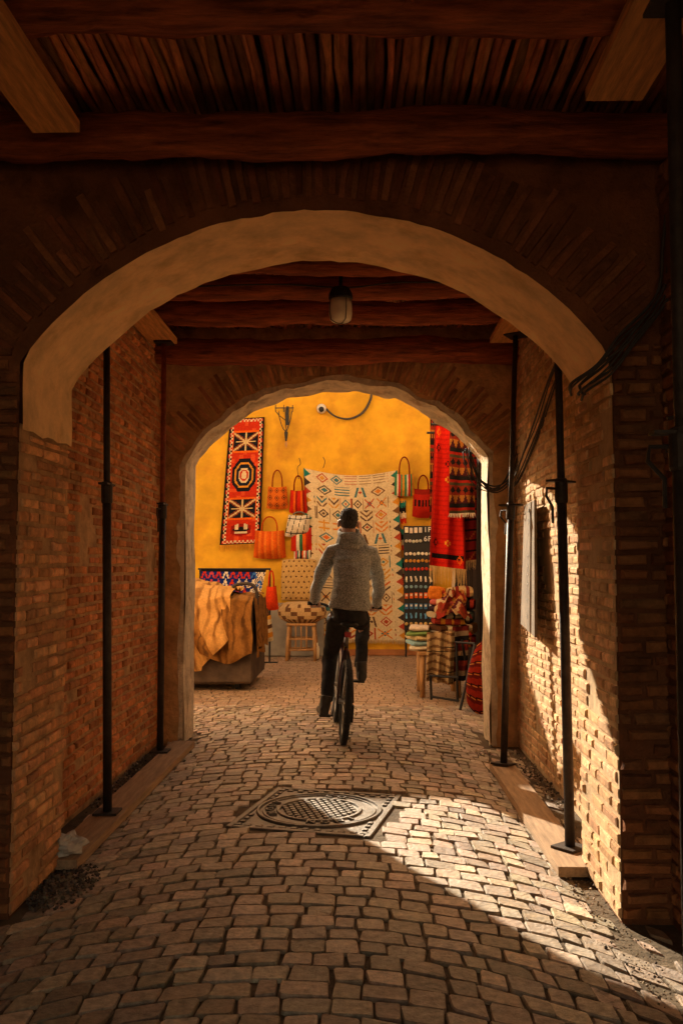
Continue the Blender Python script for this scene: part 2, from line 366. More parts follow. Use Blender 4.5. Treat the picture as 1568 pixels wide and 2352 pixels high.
def arch(label,Y0,Y1,face,reveal,jamb,amp,zl,zr,brick_jamb,dark,name='brick_arch'):
    root=thing(name,label,'arch',(0,(Y0+Y1)/2,0))
    mb=MB(); nx=56
    for Y,side in ((Y0,0),(Y1,1)):
        nz=8
        def P(u,v,Y=Y,side=side):
            x=-HW+2*HW*u; z=ez(x,Y,amp)*(1-v)+TOP*v
            k=.010*noise.noise(Vector((x*4,z*4,Y)))*(v>0)
            return (x,Y+k,z)
        mb.grid(P,(1,1,1),nx,nz)
    for s in (-1,1):
        a,b=sorted((s*HW,s*SW)); slab(mb,a,b,Y0,Y1,-.05,TOP)
    mb.build('wall',face,root,recalc=False)
    mb=MB()
    path=[]
    for i in range(9): path.append((-HW,zl+(arch_h(HW)-zl)*i/8,1))
    for i in range(1,56): path.append((-HW+2*HW*i/56,None,0))
    for i in range(9): path.append((HW,arch_h(HW)-(arch_h(HW)-zr)*i/8,-1))
    K=len(path)-1; ny=10
    def P(u,v):
        i=min(int(round(u*K)),K); x,z,sd=path[i]; y=Y0+(Y1-Y0)*v
        y+=(-.004 if v==0 else .004 if v==1 else 0)
        if z is None: return Vector((x,y,ez(x,y,amp)-.004))
        n=.5*amp*noise.noise(Vector((x*3,y*6,z*5)))
        if sd and (i==0 or i==K): z=z+.025*noise.noise(Vector((x,y*9,2)))
        if abs(z-arch_h(HW))<1e-6: z=ez(x,y,amp)-.004
        return Vector((x+sd*(.016+n),y,z))
    mb.grid(P,(1,1,1),K,ny)
    if not brick_jamb:
        n=90
        def rim(u,v):
            L1=arch_h(HW); A=math.asin(HW/AR); La=2*A*AR; T=2*L1+La; s_=u*T
            wd=(.030+.05*max(0,noise.noise(Vector((s_*2.2,1,1)))+.25)+.02*noise.noise(Vector((s_*9,2,1))))*v
            if s_<L1: return Vector((-HW+.012-wd,Y0-.008+.004*v,s_))
            if s_>L1+La: return Vector((HW-.012+wd,Y0-.008+.004*v,T-s_))
            a=-A+(s_-L1)/AR; x=AR*math.sin(a); e=ez(x,Y0,amp)-arch_h(x)
            return Vector(((AR+wd+e)*math.sin(a),Y0-.018+.004*v,AC+(AR+wd+e)*math.cos(a)-.006))
        mb.grid(rim,(1,1,1),n,4)
    mb.build('plaster_reveal',reveal,root,recalc=False,smooth=True)
    if brick_jamb:
        for s in (-1,1):
            zt=zl if s<0 else zr
            jb=MB(); wallgrid(jb,lambda u,v:(s*(HW-.004),Y0+(Y1-Y0)*u,(zt+.02)*v),10,30,.003,0,Vector((-s,0,0)))
            bricks(jb,(s*(HW-.005),Y0,0),(0,1,0),(-s,0,0),Y1-Y0,.0,zt-.02,lambda u,z:noise.noise(Vector((u*5+3,z*4,s*9)))<.42,pal=[tuple((p+q)/2 for p,q in zip(a_,b_)) for a_,b_ in zip(BR,BP)] if s<0 else BP,bl=.21,proud=.013 if s<0 else .008)
            jb.build('jamb_bricks',[M['mortar'] if s<0 else M['mortar_pale'],M['brick' if s<0 else 'brick_sun']],root,recalc=False)
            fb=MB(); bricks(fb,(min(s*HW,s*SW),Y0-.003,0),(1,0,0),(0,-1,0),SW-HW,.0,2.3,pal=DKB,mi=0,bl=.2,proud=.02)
            fb.build('front_bricks',M['brick'],root,recalc=False)
    vb=MB(); A=math.asin(HW/AR); n=66
    for i in range(n):
        a=-A+2*A*(i+.5)/n+U(-.004,.004); r0=AR+U(.045,.075); r1=AR+random.choice((U(.20,.27),U(.27,.36),U(.30,.37))); hw=.0150+U(0,.004)
        if abs(a)>.1: r1=min(r1,1.375/abs(math.sin(a)))
        if r1<r0+.06: continue
        dx=Vector((math.sin(a),0,math.cos(a))); tx=Vector((math.cos(a),0,-math.sin(a))); c0=Vector((0,Y0,AC))
        bend=U(-.012,.012); pr=.014+U(0,.010); ring=[]
        for q in range(5):
            rr=r0+(r1-r0)*q/4; ww=hw*(1+.08*q/4)*U(.85,1.1); cc=c0+dx*rr+tx*(bend*(q/4)**2); e=.55 if q in (0,4) else 1
            ring.append([cc-tx*ww+Vector((0,.02,0)),cc-tx*ww*.75+Vector((0,-pr*e,0)),cc+tx*ww*.75+Vector((0,-pr*e,0)),cc+tx*ww+Vector((0,.02,0))])
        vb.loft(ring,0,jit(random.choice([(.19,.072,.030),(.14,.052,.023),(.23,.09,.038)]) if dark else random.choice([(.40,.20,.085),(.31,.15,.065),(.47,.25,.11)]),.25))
    vb.build('voussoirs',M['dark_brick'],root,recalc=True)
    return root
arch('near brick arch with wide ochre plastered soffit and dark brown front',N0,N1,M['plaster_dark'],M['plaster'],M['mortar'],.012,1.97,2.20,True,True)
arch('far arch with chipped pale edge and radiating bricks, opening onto the courtyard',F0,F1,M['plaster_far'],M['plaster_white'],M['plaster_white'],.045,.0,.0,False,False)
bd=thing('passage_building','tall pale plastered building that the covered passage runs through','building',(0,7.5,0))
FH=6.6  # unseen front made tall and pale to bounce sun into the courtyard
m=MB(); slab(m,-8,-SW-.46,7.30,7.74,-.1,FH); slab(m,SW+.46,8,7.30,7.74,-.1,FH); slab(m,-SW-.455,SW+.455,7.36,7.735,TOP+.005,FH); slab(m,-SW-.458,-SW-.003,7.362,7.732,-.1,TOP); slab(m,SW+.003,SW+.458,7.362,7.732,-.1,TOP)
m.build('facade_wall',M['facade'],bd)
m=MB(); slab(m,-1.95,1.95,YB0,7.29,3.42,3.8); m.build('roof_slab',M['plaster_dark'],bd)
def reeds(y0,y1,label,zc=3.325):
    mb=MB(); x=-SW
    while x<SW:
        r=U(.011,.021); n=14; ph=U(0,99)
        mb.tube([(x+.016*noise.noise(Vector((ph,k*.45,0))),y0+(y1-y0)*k/n,zc+.012*noise.noise(Vector((ph,k*.6,5)))+U(-.002,.002)) for k in range(n+1)],[r*U(.8,1.18) for k in range(n+1)],7,0,jit((.48,.17,.065),.6),cap=False)
        x+=r*1.95
    tag(mb.build('reed_ceiling',M['reed'],origin=(0,y0,3.3),recalc=False,smooth=True),label,'ceiling')
reeds(.8,N0-.01,'ceiling of dark reeds laid side by side before the near arch',3.265)
reeds(N1+.01,F0-.01,'ceiling of dark reeds over the space between the two arches')
def log(Y,zb,r,label):
    mb=MB(); sd=U(0,50); n=64; pts=[];rad=[]
    for k in range(n+1):
        x=-SW-.02+(2*SW+.04)*k/n
        pts.append((x,Y+.03*noise.noise(Vector((x*1.1,sd,0))),zb+r+.040*noise.noise(Vector((x*1.1,sd,7)))))
        rad.append(r*(1+.20*noise.noise(Vector((x*2.6,sd,3)))+.08*noise.noise(Vector((x*8,sd,3)))))
    mb.tube(pts,rad,18)
    for i,v in enumerate(mb.v):
        dr=(v-Vector(pts[min(i//18,n)])).normalized()
        v+=dr*(.014*noise.noise(Vector((v.x*5,v.y*20,v.z*20+sd)))+.008*noise.noise(Vector((v.x*14,v.y*60,v.z*60+sd))))
    tag(mb.build('log_beam',M['log'],smooth=True),label,'beam','log beams under the reed ceilings')
log(3.56,3.035,.088,'rough crooked log beam just in front of the near arch')
log(2.76,3.065,.085,'dark log beam along the top edge of the picture')
log(2.05,3.05,.09,'dark log beam above the camera')
log(7.10,2.985,.10,'red brown log beam lying directly above the far arch')
log(6.42,3.115,.09,'log beam second nearest to the far arch, behind the ceiling lamp')
log(5.82,3.12,.08,'log beam right at the ceiling lamp, with a cable along it')
log(5.32,3.12,.075,'topmost log beam seen through the near arch')
log(4.75,3.12,.08,'log beam hidden behind the crown of the near arch')
def plank(x0,x1,y0,y1,z,label,th=.042,tw=0,m_='plank',name='scaffold_plank',group=None):
    mb=MB(); n=10
    def ring(k):
        y=y0+(y1-y0)*k/n; dx=tw*k/n; w_=.004*noise.noise(Vector((y*3,x0,z)))
        return [Vector((x0+dx+w_,y,z)),Vector((x1+dx-w_,y,z)),Vector((x1+dx,y,z+th)),Vector((x0+dx,y,z+th))]
    mb.loft([ring(k) for k in range(n+1)]); return tag(mb.build(name,M[m_]),label,'plank',group)
plank(-1.02,-.845,1.2,3.27,3.0,'pine plank under the ceiling at the top left corner')
plank(.965,1.16,1.2,3.08,3.0,'pine plank under the ceiling at the top right corner')
plank(-1.385,-1.19,4.5,6.78,3.072,'pine plank under the log beams above the left props')
plank(1.16,1.36,4.42,6.80,3.072,'pine plank under the log beams above the right props')
plank(-1.285,-1.115,4.27,7.15,.004,'dusty wooden plank on the floor under the left props',.045,.02,'board','floor_plank')
plank(1.075,1.235,4.22,6.42,.004,'dusty wooden plank on the floor under the right props',.045,.0,'board','floor_plank')
# ---------------------------------------------------------------- steel props
def prop(base,top,label,zc,side=1,up='steel',hw=.022):
    base=Vector(base);top=Vector(top); ax=top-base; L=ax.length
    r=thing('steel_prop',label,'prop',base,'adjustable steel props'); r.rotation_euler=ax.to_track_quat('Z','Y').to_euler()
    m=MB(); m.box((0,0,.006),(.13,.13,.012)); m.build('base_plate',M['steel'],r,local=True)
    m=MB(); m.tube([(0,0,.012),(0,0,zc*.5),(0,0,zc)],hw*1.12,14); m.build('outer_tube',M['steel'],r,local=True,smooth=True)
    m=MB(); m.tube([(0,0,zc-.02),(0,0,zc+.2),(0,0,L-.010)],hw*.85,14); m.build('inner_tube',M[up],r,local=True,smooth=True)
    m=MB(); m.lathe((0,0,zc-.10),[(hw*1.3,0),(hw*1.45,.01),(hw*1.45,.10),(hw*1.2,.12)],14); m.box((0,0,zc+.006),(.17,.05,.010)); m.build('collar',M['steel'],r,local=True)
    m=MB(); m.tube([(side*.03,-.01,zc-.03),(side*.085,-.02,zc-.03),(side*.09,-.02,zc-.07),(side*.045,-.02,zc-.12),(side*.045,-.02,zc-.5 if side<0 else zc-.2)],.007,6); m.build('pin_handle',M['steel'],r,local=True)
    m=MB(); m.box((0,0,L-.006),(.13,.13,.012)); m.build('head_plate',M['steel'],r,local=True)
    return r
prop(at(247,1880,5.07).xy.to_3d()+Vector((0,0,.05)),Vector((at(241,900,5.07).x,5.07,3.07)),'tall black steel prop nearest on the left, against the brick wall',1.80,-1)
prop(Vector((-1.27,6.72,.05)),Vector((-1.275,6.72,3.07)),'steel prop with rusty red upper tube beside the far arch on the left',1.80,1,'rust')
prop(Vector((1.19,4.49,.05)),Vector((1.165,4.52,3.07)),'black steel prop nearest on the right, standing in the sun patch',1.76,1)
prop(Vector((1.16,6.34,.05)),Vector((1.31,6.55,3.07)),'leaning steel prop beside the far arch on the right',1.78,1)
prop(Vector((1.075,2.52,.01)),Vector((1.075,2.52,3.0)),'dark steel prop at the right picture edge before the near arch',1.75,1,hw=.026)
# ---------------------------------------------------------------- ceiling lamp
c=at(782,700,5.62); lp=thing('bulkhead_lamp','unlit bulkhead lamp with frosted glass hanging under the log beams','lamp',(c.x,c.y,c.z-.11))
m=MB(); m.lathe((c.x,c.y,c.z),[(.03,.11),(.055,.105),(.073,.07),(.076,.04),(.07,.032)],20); m.tube([(c.x,c.y,c.z+.10),(c.x,c.y+.03,c.z+.3)],.012,8); m.build('base',M['black'],lp,smooth=False)
m=MB(); m.lathe((c.x,c.y,c.z),[(.066,.034),(.071,0),(.072,-.06),(.066,-.095),(.048,-.110),(.001,-.114)],22); gl=m.build('glass',M['glass'],lp,smooth=True)
m=MB()
for k in range(4):
    a=k*PI/2+.5; m.tube([(c.x+math.cos(a)*q,c.y+math.sin(a)*q,c.z+z) for q,z in ((.074,.03),(.076,-.05),(.067,-.102),(.03,-.118),(0,-.12))],.0025,5)
m.build('cage',M['steel'],lp)
# ---------------------------------------------------------------- cables
def spl(P,n=8):
    P=[Vector(p) for p in P]; o=[]
    for i in range(len(P)-1):
        a,b,c_,d_=P[max(i-1,0)],P[i],P[i+1],P[min(i+2,len(P)-1)]
        for k in range(n):
            t=k/n; o.append(.5*((2*b)+(c_-a)*t+(2*a-5*b+4*c_-d_)*t*t+(3*b-a-3*c_+d_)*t**3))
    o.append(P[-1]); return o
def bundle(P,n,sp,label,r=.006,name='cable_bundle'):
    mb=MB()
    for k in range(n):
        o=Vector((U(-sp,sp),U(-sp*.3,sp*.3),U(-sp,sp)))
        mb.tube(spl([Vector(p)+o+Vector((U(-1,1),0,U(-1,1)))*sp*.35 for p in P]),r*U(.7,1.2),6)
    return tag(mb.build(name,M['cable'],smooth=True),label,'cable')
bundle([at(1548,380,3.64),at(1540,560,3.64),at(1520,680,3.64),at(1440,780,3.62),at(1385,845,3.64),at(1325,890,3.68),at(1322,905,3.80)],7,.032,'loose cable bundle draped over the right haunch of the near arch')
bundle([(1.38,4.5,2.75),(1.375,5.1,2.66),(1.37,5.6,2.56),(1.38,6.2,2.35),(1.37,6.9,2.1),(1.36,7.15,2.05)],5,.03,'cable bundle running along the right brick wall between the arches')
bundle([at(1187,960,7.2),at(1185,1040,7.17),at(1165,1100,7.12),at(1130,1125,7.12),at(1095,1105,7.16),at(1076,1060,7.2),at(1072,1035,7.24)],7,.03,'coiled cable loop hanging at the right springing of the far arch')
bundle([(-1.3,5.70,3.16),(-.4,5.715,3.19),(.1,5.71,3.165),(.5,5.72,3.2),(1.35,5.72,3.17)],1,.0,'thin single cable strung along the log beam at the lamp',name='cable')
m=MB(); m.tube(spl([at(1530,962,2.95),at(1575,960,2.95),at(1575,1030,2.95),at(1528,1035,2.95)],4),.008,6); tag(m.build('wall_bracket',M['steel']),'bent black metal bracket at the right picture edge','bracket')
# ---------------------------------------------------------------- sign on the right wall
sg=thing('chalk_board','worn grey board with faded chalk scrawl leaning on the sunlit right brick wall','board',(1.33,6.3,.95))
m=MB(); b=[(1.37,6.72,.98),(1.33,5.98,.94),(1.365,6.12,1.84),(1.395,6.66,1.84)]; b=[Vector(p) for p in b]
m.hexa(b+[p+Vector((-.018,0,0)) for p in b]); m.build('panel',mat('grey board face',(.18,.135,.09),.9,.4,5,.3,20),sg)
def plx(off):
    def pl(v):
        u=(v.x+off)/.85+.5; s_=.5-v.y/.62
        p=b[3].lerp(b[2],s_).lerp(b[0].lerp(b[1],s_),u); return p+Vector((-.021,0,0))
    return pl
for wd,of in (('1',-.37),('9',-.30),('7',-.22),('F',-.06),('O',.03),('T',.12),('+',.22),('S',.33)):
    m=MB(); text(m,wd,.10,plx(of),.001); m.build('chalk_letter',M['oldchalk'],sg,recalc=False)
# ---------------------------------------------------------------- litter
def scatter(name,label,c,rx,ry,n,s0,s1,pal,cat,hump=.05):
    mb=MB()
    for k in range(n):
        a=U(0,2*PI); q=math.sqrt(rnd()); x,y=c[0]+rx*q*math.cos(a),c[1]+ry*q*math.sin(a); s_=U(s0,s1)*U(.5,1); z=max(0,hump*(1-q))*rnd()+s_*.3
        rt=Euler((U(0,6),U(0,6),U(0,6))).to_matrix()
        vs=[rt@Vector((sx*s_*U(.5,1),sy*s_*U(.5,1),sz*s_*U(.4,.9)))+Vector((x,y,z)) for sx,sy,sz in ((-1,-1,-1),(1,-1,-1),(1,1,-1),(-1,1,-1),(-1,-1,1),(1,-1,1),(1,1,1),(-1,1,1))]
        mb.hexa(vs,0,jit(random.choice(pal),.3))
    tag(mb.build(name,M['gravel'],recalc=False),label,cat,kind='stuff')
GP=[(.12,.09,.065),(.2,.15,.1),(.08,.06,.05)]
p=gnd(115,2040); scatter('gravel','dark gravel heap at the foot of the left jamb of the near arch',(-1.10,p.y+.02),.13,.30,380,.004,.011,GP,'gravel',.03)
scatter('rubble','rubble along the foot of the left brick wall',(-1.365,6.2),.05,.95,180,.003,.012,GP+[(.4,.33,.25)],'rubble',.02)
scatter('rubble','rubble along the foot of the right brick wall',(1.355,6.2),.06,.9,180,.003,.012,GP+[(.45,.36,.26)],'rubble',.02)
scatter('rubble','fine grit at the foot of the right jamb of the near arch',(1.17,3.7),.10,.7,240,.002,.006,GP+[(.4,.3,.2)],'rubble',.006)
p=gnd(415,1715); scatter('rubble','pale crumbs of plaster by the left foot of the far arch',(p.x,p.y),.10,.12,40,.006,.03,[(.6,.5,.4),(.4,.3,.2)],'rubble',.05)
p=gnd(1097,1730); scatter('rubble','pale crumbs of plaster by the right foot of the far arch',(p.x,p.y),.09,.08,22,.005,.022,[(.6,.5,.4)],'rubble',.02)
BC=Vector((-1.20,4.36,.088)); m=MB(); m.ball(BC,(.085,.085,.05),28)
for v in m.v:
    dd=(v-BC); k=1+.45*noise.noise(v*20)+.35*noise.noise(v*48); v[:]=BC+dd*k; v.z=max(v.z,.052)
tag(m.build('plastic_bag',M['bag'],smooth=False),'crumpled white plastic bag on the near end of the left floor plank','plastic bag')
# ---------------------------------------------------------------- courtyard: yellow wall
yw=thing('yellow_wall','high yellow washed courtyard wall hung with rugs and bags','wall',(0,YW,0))
m=MB(); slab(m,-9,6.5,YW+.02,YW+.4,-.1,WALLH); m.grid(lambda u,v:(-9+15.5*u,YW+.012*noise.noise(Vector((u*9,v*4,0))),-.05+(WALLH+.05)*v),(1,1,1),60,24); m.build('wall',M['yellow'],yw,recalc=False)
m=MB(); slab(m,at(745,1490,YW).x,3,YW-.05,YW+.05,0,.09); m.build('skirting',M['skirt'],yw)
a=at(598,1385,YW-.1); b_=at(744,1505,YW-.1); m=MB(); m.box(((a.x+b_.x)/2,YW-.1,a.z/2),(b_.x-a.x,.24,a.z),bev=.015); tag(m.build('plinth',M['grey']),'low grey rendered plinth at the foot of the yellow wall behind the stool','plinth')
D=YW-.06
RED=S(190,50,24);DRED=S(140,30,18);BLK=S(28,24,24);CRM=S(216,196,158);ORG=S(218,96,24);OCH=S(205,140,45);TEAL=S(40,120,110);NAVY=S(24,34,92);BRN=S(92,58,34);WHT=S(220,208,184);PINK=S(190,70,80)
def fr(x): return x-math.floor(x)
def hsh(*a): return int(abs(math.sin(sum(q*k for q,k in zip(a,(12.9898,78.233,37.7))))*43758.5))
def runner(u,v):
    x=(u-.5)*2; e=min(u,1-u); ev=min(v,1-v)*3
    if e<.035 or ev<.03: return BLK
    if e<.13 or ev<.10: return CRM if (int(v*70)+int(u*20))%2 and e>.06 else (BLK if int(v*35)%2 else RED)
    for c0 in (.19,.72):
        y=(v-c0)/.075
        if abs(y)<1 and abs(x)<.66:
            if abs(abs(x)*1.4-abs(y))<.10 or (abs(y)<.07 and abs(x)<.55) or (abs(x)<.04): return S(206,180,130)
            if abs(abs(x)*1.4-abs(y))<.26: return S(130,60,36)
            return S(30,28,34)
        if abs(y)<1.15 and abs(x)<.72: return ORG
    d_=max(abs(x)/.62,abs(v-.455)/.13,(abs(x)/.62+abs(v-.455)/.13)*.68)
    d_=math.floor(d_*9)/9
    if d_<.12: return CRM
    if d_<.3: return RED
    if d_<.42: return CRM if d_<.4 and d_>.33 else BLK
    if d_<.62: return S(30,34,48)
    if d_<.74: return OCH
    if d_<.9: return S(30,28,34)
    y=(v-.885)/.05
    if abs(y)<1 and abs(x)<.5 and abs(x)+abs(y)<1.1: return CRM if abs(abs(x)-.22)<.08 and y<0 or (abs(y-.5)<.15 and abs(x)<.3) else BLK if abs(x)+abs(y)<.5 else DRED
    return RED if hsh(int(u*9),int(v*34))%5 else S(212,80,40)
MC=[S(96,70,52),S(120,84,52),S(206,104,40),S(204,146,50),S(70,116,124),S(176,76,44),S(86,70,60),S(210,130,50)]
def kilim(u,v):
    for e in (u,1-u):
        if e<.10:
            r=int(v*19); t_=1-abs(2*fr(v*19)-1)
            if e<.075*t_: return [TEAL,S(70,56,50),S(176,70,46),OCH,S(120,84,52)][r%5]
            if e<.010: return BRN
            return CRM
    j=int(v*14); cv=v*14; x0=(u-.12)/.76
    nn=(5,4,6,5)[j%4]; cu=x0*nn; i=int(cu); x,y=fr(cu)*2-1,fr(cv)*2-1
    k=hsh((i if j%2 else i//2)+1,j+2)%8; col=MC[hsh(i+3,j*2+1)%8]; c2=MC[hsh(i+5,j*3+2)%8]; on=0
    dd=abs(x)+abs(y)
    if k in (0,4): on=1 if .62<dd<.86 else 2 if dd<.4 else 0
    elif k==1: on=1 if abs(x)<.85 and fr(y*2.2)<.34 and abs(y)<.85 else 0
    elif k==2: on=1 if abs(abs(x)-abs(y))<.14 and abs(x)<.8 else 2 if dd<.45 else 0
    elif k==3: on=1+(int((abs(x)+y)*1.2+9)%2) if fr((abs(x)+y)*1.2)<.42 and abs(x)<.88 and abs(y)<.9 else 0
    elif k==5: on=1 if abs(x)<.10 or (abs(abs(y)-.45)<.13 and abs(x)<.75) else 0
    elif k==6: on=1 if abs(abs(x)-.4-.2*y)<.13 and abs(y)<.85 else 2 if dd<.25 else 0
    else: on=1 if .5<dd<.78 else 2 if dd<.25 or abs(abs(x)-.9)<.06 else 0
    if on: return col if on==1 else c2
    return CRM if hsh(int(u*40),int(v*60))%7 else S(206,184,144)
def stripes(cols,n,vert=True,zig=0):
    def p(u,v):
        a=(u if vert else v)*n+zig*abs(fr((v if vert else u)*6)-.5); return cols[int(a)%len(cols)]
    return p
def solid(c,a=.08,spots=None):
    def p(u,v):
        k=1+a*noise.noise(Vector((u*9,v*9,c[0]*50))); return tuple(q*k for q in c)
    return p
def redrug(u,v):
    if min(u,1-u)<.06: return DRED
    x,y=fr(u*3)*2-1,fr(v*9)*2-1; h=hsh(int(u*3),int(v*9))
    if h%4==0 and .25<abs(x)+abs(y)<.55: return [ORG,S(90,20,16),OCH][h%3]
    if abs(v-.93)<.015: return BLK
    return S(198,34,20) if int(v*60)%2 else S(180,27,18)
def darkrug(u,v):
    r=int(v*9); y=fr(v*9); x=fr(u*4)
    if r%3==0: return BLK if abs(x-.5)+abs(y-.5)<.42 else S(120,40,22)
    if r%3==1: return S(150,96,40) if abs(x-.5)*2>y else S(60,22,26)
    return [BLK,DRED,S(70,60,40)][int(y*3)%3]
def blue(u,v):
    if v<.10 or v>.92: return BLK
    x=fr(u*9)*2-1; y=fr(v*3)*2-1; h=hsh(int(u*9),int(v*3))
    if abs(abs(x)-y*.5-.3)<.22: return [RED,WHT,S(60,110,190),PINK][h%4]
    if u>.85: return WHT if (int(u*60)+int(v*18))%2 else NAVY
    return S(26,44,120)
def zebra(a,b,sc,amt=1):
    def p(u,v):
        q=noise.noise(Vector((u*2.0*sc,v*1.2*sc,3)))*1.6+u*7.5*sc+.5*noise.noise(Vector((u*8*sc,v*5*sc,8)))
        t_=.5+.5*math.sin(q*3.4); t_=max(0,min(1,(t_-.5)*2.2))*(.65+.8*noise.noise(Vector((u*5,v*8,1)))); t_=max(0,min(1,t_))*amt; k=1+.18*noise.noise(Vector((u*12,v*12,5)))
        return tuple((x*(1-t_)+y*t_)*k for x,y in zip(a,b))
    return p
def quad(c,Y,wave=.02,fw=3,sag=0):
    W=[at(x,y,Y) for x,y in c]
    def P(u,v):
        p=W[0].lerp(W[1],u).lerp(W[3].lerp(W[2],u),v)
        return p+Vector((0,-abs(wave)*(1+math.sin(u*fw*PI*2+v*1.4))*(.3+.7*v)-.012*noise.noise(Vector((u*4,v*6,Y))),-sag*math.sin(PI*u)*(1-v)))
    return P
def rug(name,label,cat,c,Y,painter,nx,ny,wave=.015,fw=2,sag=0,fringe=None,group=None):
    P=quad(c,Y,wave,fw,sag); b0=P(.5,1); root=thing(name,label,cat,b0,group)
    m=MB(); m.grid(P,painter,nx,ny); m.build('weave',M['cloth'],root,smooth=True,recalc=False)
    if fringe:
        ln,fc=fringe; m=MB(); n=int(nx*1.2)
        for k in range(n):
            p=P((k+.5)/n,1); w_=(P(1,1)-P(0,1)).length/n*.36; l2=ln*U(.75,1.15); o=U(-.015,.015)
            m.add([p+Vector((-w_,-.003,0)),p+Vector((w_,-.003,0)),p+Vector((w_*.4+o,-.012,-l2)),p+Vector((-w_*.4+o,-.012,-l2))],[(0,1,2,3)],0,jit(fc,.2))
        m.build('fringe',M['cloth'],root,recalc=False)
    return root
rug('runner_rug','long red and black runner rug with star medallions hanging at left on the yellow wall','rug',[(528,962),(608,958),(598,1248),(505,1252)],D,runner,44,130,.012,1,fringe=(.10,OCH))
rug('kilim','large cream kilim with rows of small motifs hanging in the middle of the yellow wall','kilim',[(697,1075),(912,1080),(932,1470),(712,1466)],D,kilim,180,300,.03,2,.10,fringe=(.06,CRM))
rug('kilim','narrow cream kilim with red and teal edge behind the right side of the large kilim','kilim',[(893,1100),(930,1092),(938,1420),(900,1420)],D+.035,stripes([TEAL,BLK,CRM,RED,OCH],26,False,1),16,80,.006,1)
def tote(label,x0,y0,x1,y1,ht,Y,painter,hc,taper=.15,depth=.10,tilt=0,name='tote_bag',cat='bag',group='bags hung along the courtyard',mt='cloth'):
    root=thing(name,label,cat,at((x0+x1)/2,y1,Y),group); m=MB()
    def P(u,v,f):
        k=1-taper*(1-v); xm=(x0+x1)/2+tilt*(v-.5); x=xm+(u-.5)*(x1-x0)*k; y=y0+(y1-y0)*(v-.06*v*abs(2*u-1)**3)+2.0*math.sin(u*PI)*(1-v)*1.5
        q=depth*(1-abs(2*u-1)**3)*(.3+.7*math.sin(PI*min(1,.12+v*.8)))*(1-v**8)
        return at(x,y,Y)+Vector((0,-q*f+.008*noise.noise(Vector((u*5,v*5,x0))),0))
    m.grid(lambda u,v:P(u,v,1),painter,26,26); m.grid(lambda u,v:P(u,v,-.1),painter,26,26)
    m.build('bag_body',M[mt],root,smooth=True,recalc=False)
    for f in (1,.1):
        m=MB(); xm=(x0+x1)/2-tilt*.5; w_=(x1-x0)*(1-taper)*.27
        pts=[at(xm-w_*math.cos(t_*PI),y0+4-(y0+4-ht)*math.sin(t_*PI)**.7,Y)+Vector((0,-.012-depth*.25*f*(1-math.sin(t_*PI)),0)) for t_ in [k/14 for k in range(15)]]
        m.tube(pts,.012,6,0,hc); m.build('handle',M[mt],root,smooth=True)
    return root
def diam(bg,a,b,n=3): 
    def p(u,v):
        x,y=fr(u*n)-.5,fr(v*n)-.5; d_=abs(x)+abs(y); return a if d_<.18 else b if .3<d_<.42 else bg
    return p
tote('orange tote bag with dark woven motifs hung just right of the runner rug',612,1117,662,1170,1080,D-.02,diam(S(206,104,30),BRN,S(120,50,26)),S(150,70,26))
tote('red tote bag with orange vertical stripes, hung between the orange tote and the large kilim',664,1125,706,1180,1093,D-.05,stripes([S(196,40,20),S(196,40,20),ORG,DRED],9),S(120,30,18))
tote('large plain orange basket bag hanging below the runner rug',582,1218,657,1284,1187,D-.05,stripes([S(222,98,24),S(206,84,22),S(226,120,40)],14),S(190,80,24),.12,.18)
tote('white woven bag with thin dark lines, in the middle of the left column of bags',657,1182,712,1234,1176,D-.07,lambda u,v:BLK if abs(fr(u*4+v*.6)-.5)<.06 or abs(fr(v*3)-.5)<.03 else WHT,S(120,110,95),.1,.14,-6)
tote('red and green striped bag at the bottom of the left column of bags',668,1212,716,1268,1205,D-.04,stripes([RED,S(196,40,20),WHT,S(50,110,70),ORG],7),S(120,30,18),.05)
tote('multicoloured striped bag peeking below the red and green one beside the kilim',675,1262,716,1286,1258,D-.03,stripes([WHT,PINK,TEAL,WHT,BLK,ORG],11),S(90,30,22),.0,.06)
tote('green and white striped tote hung over the top right corner of the large kilim',905,1088,951,1140,1050,D-.06,stripes([S(60,130,90),WHT,S(190,60,40),S(60,130,90),OCH],10),S(130,40,22),.05)
tote('red shoulder bag with dark bands hung right of the large kilim',946,1122,996,1190,1092,D-.04,lambda u,v:BLK if abs(v-.5)<.1 and int(u*12)%2 else S(176,36,20) if v>.2 else DRED,S(120,24,16),.12,.14)
m=MB(); m.tube(spl([at(687,1052,D),at(690,1065,D-.02),at(683,1075,D-.03),at(686,1100,D-.03)],4),.006,5); tag(m.build('wall_hook',M['steel']),'thin metal hook above the red striped tote','hook')
m=MB(); m.tube(spl([at(742,1050,D),at(746,1060,D-.03),at(742,1075,D-.02)],4),.006,5); tag(m.build('wall_hook',M['steel']),'thin metal hook above the top edge of the large kilim','hook')
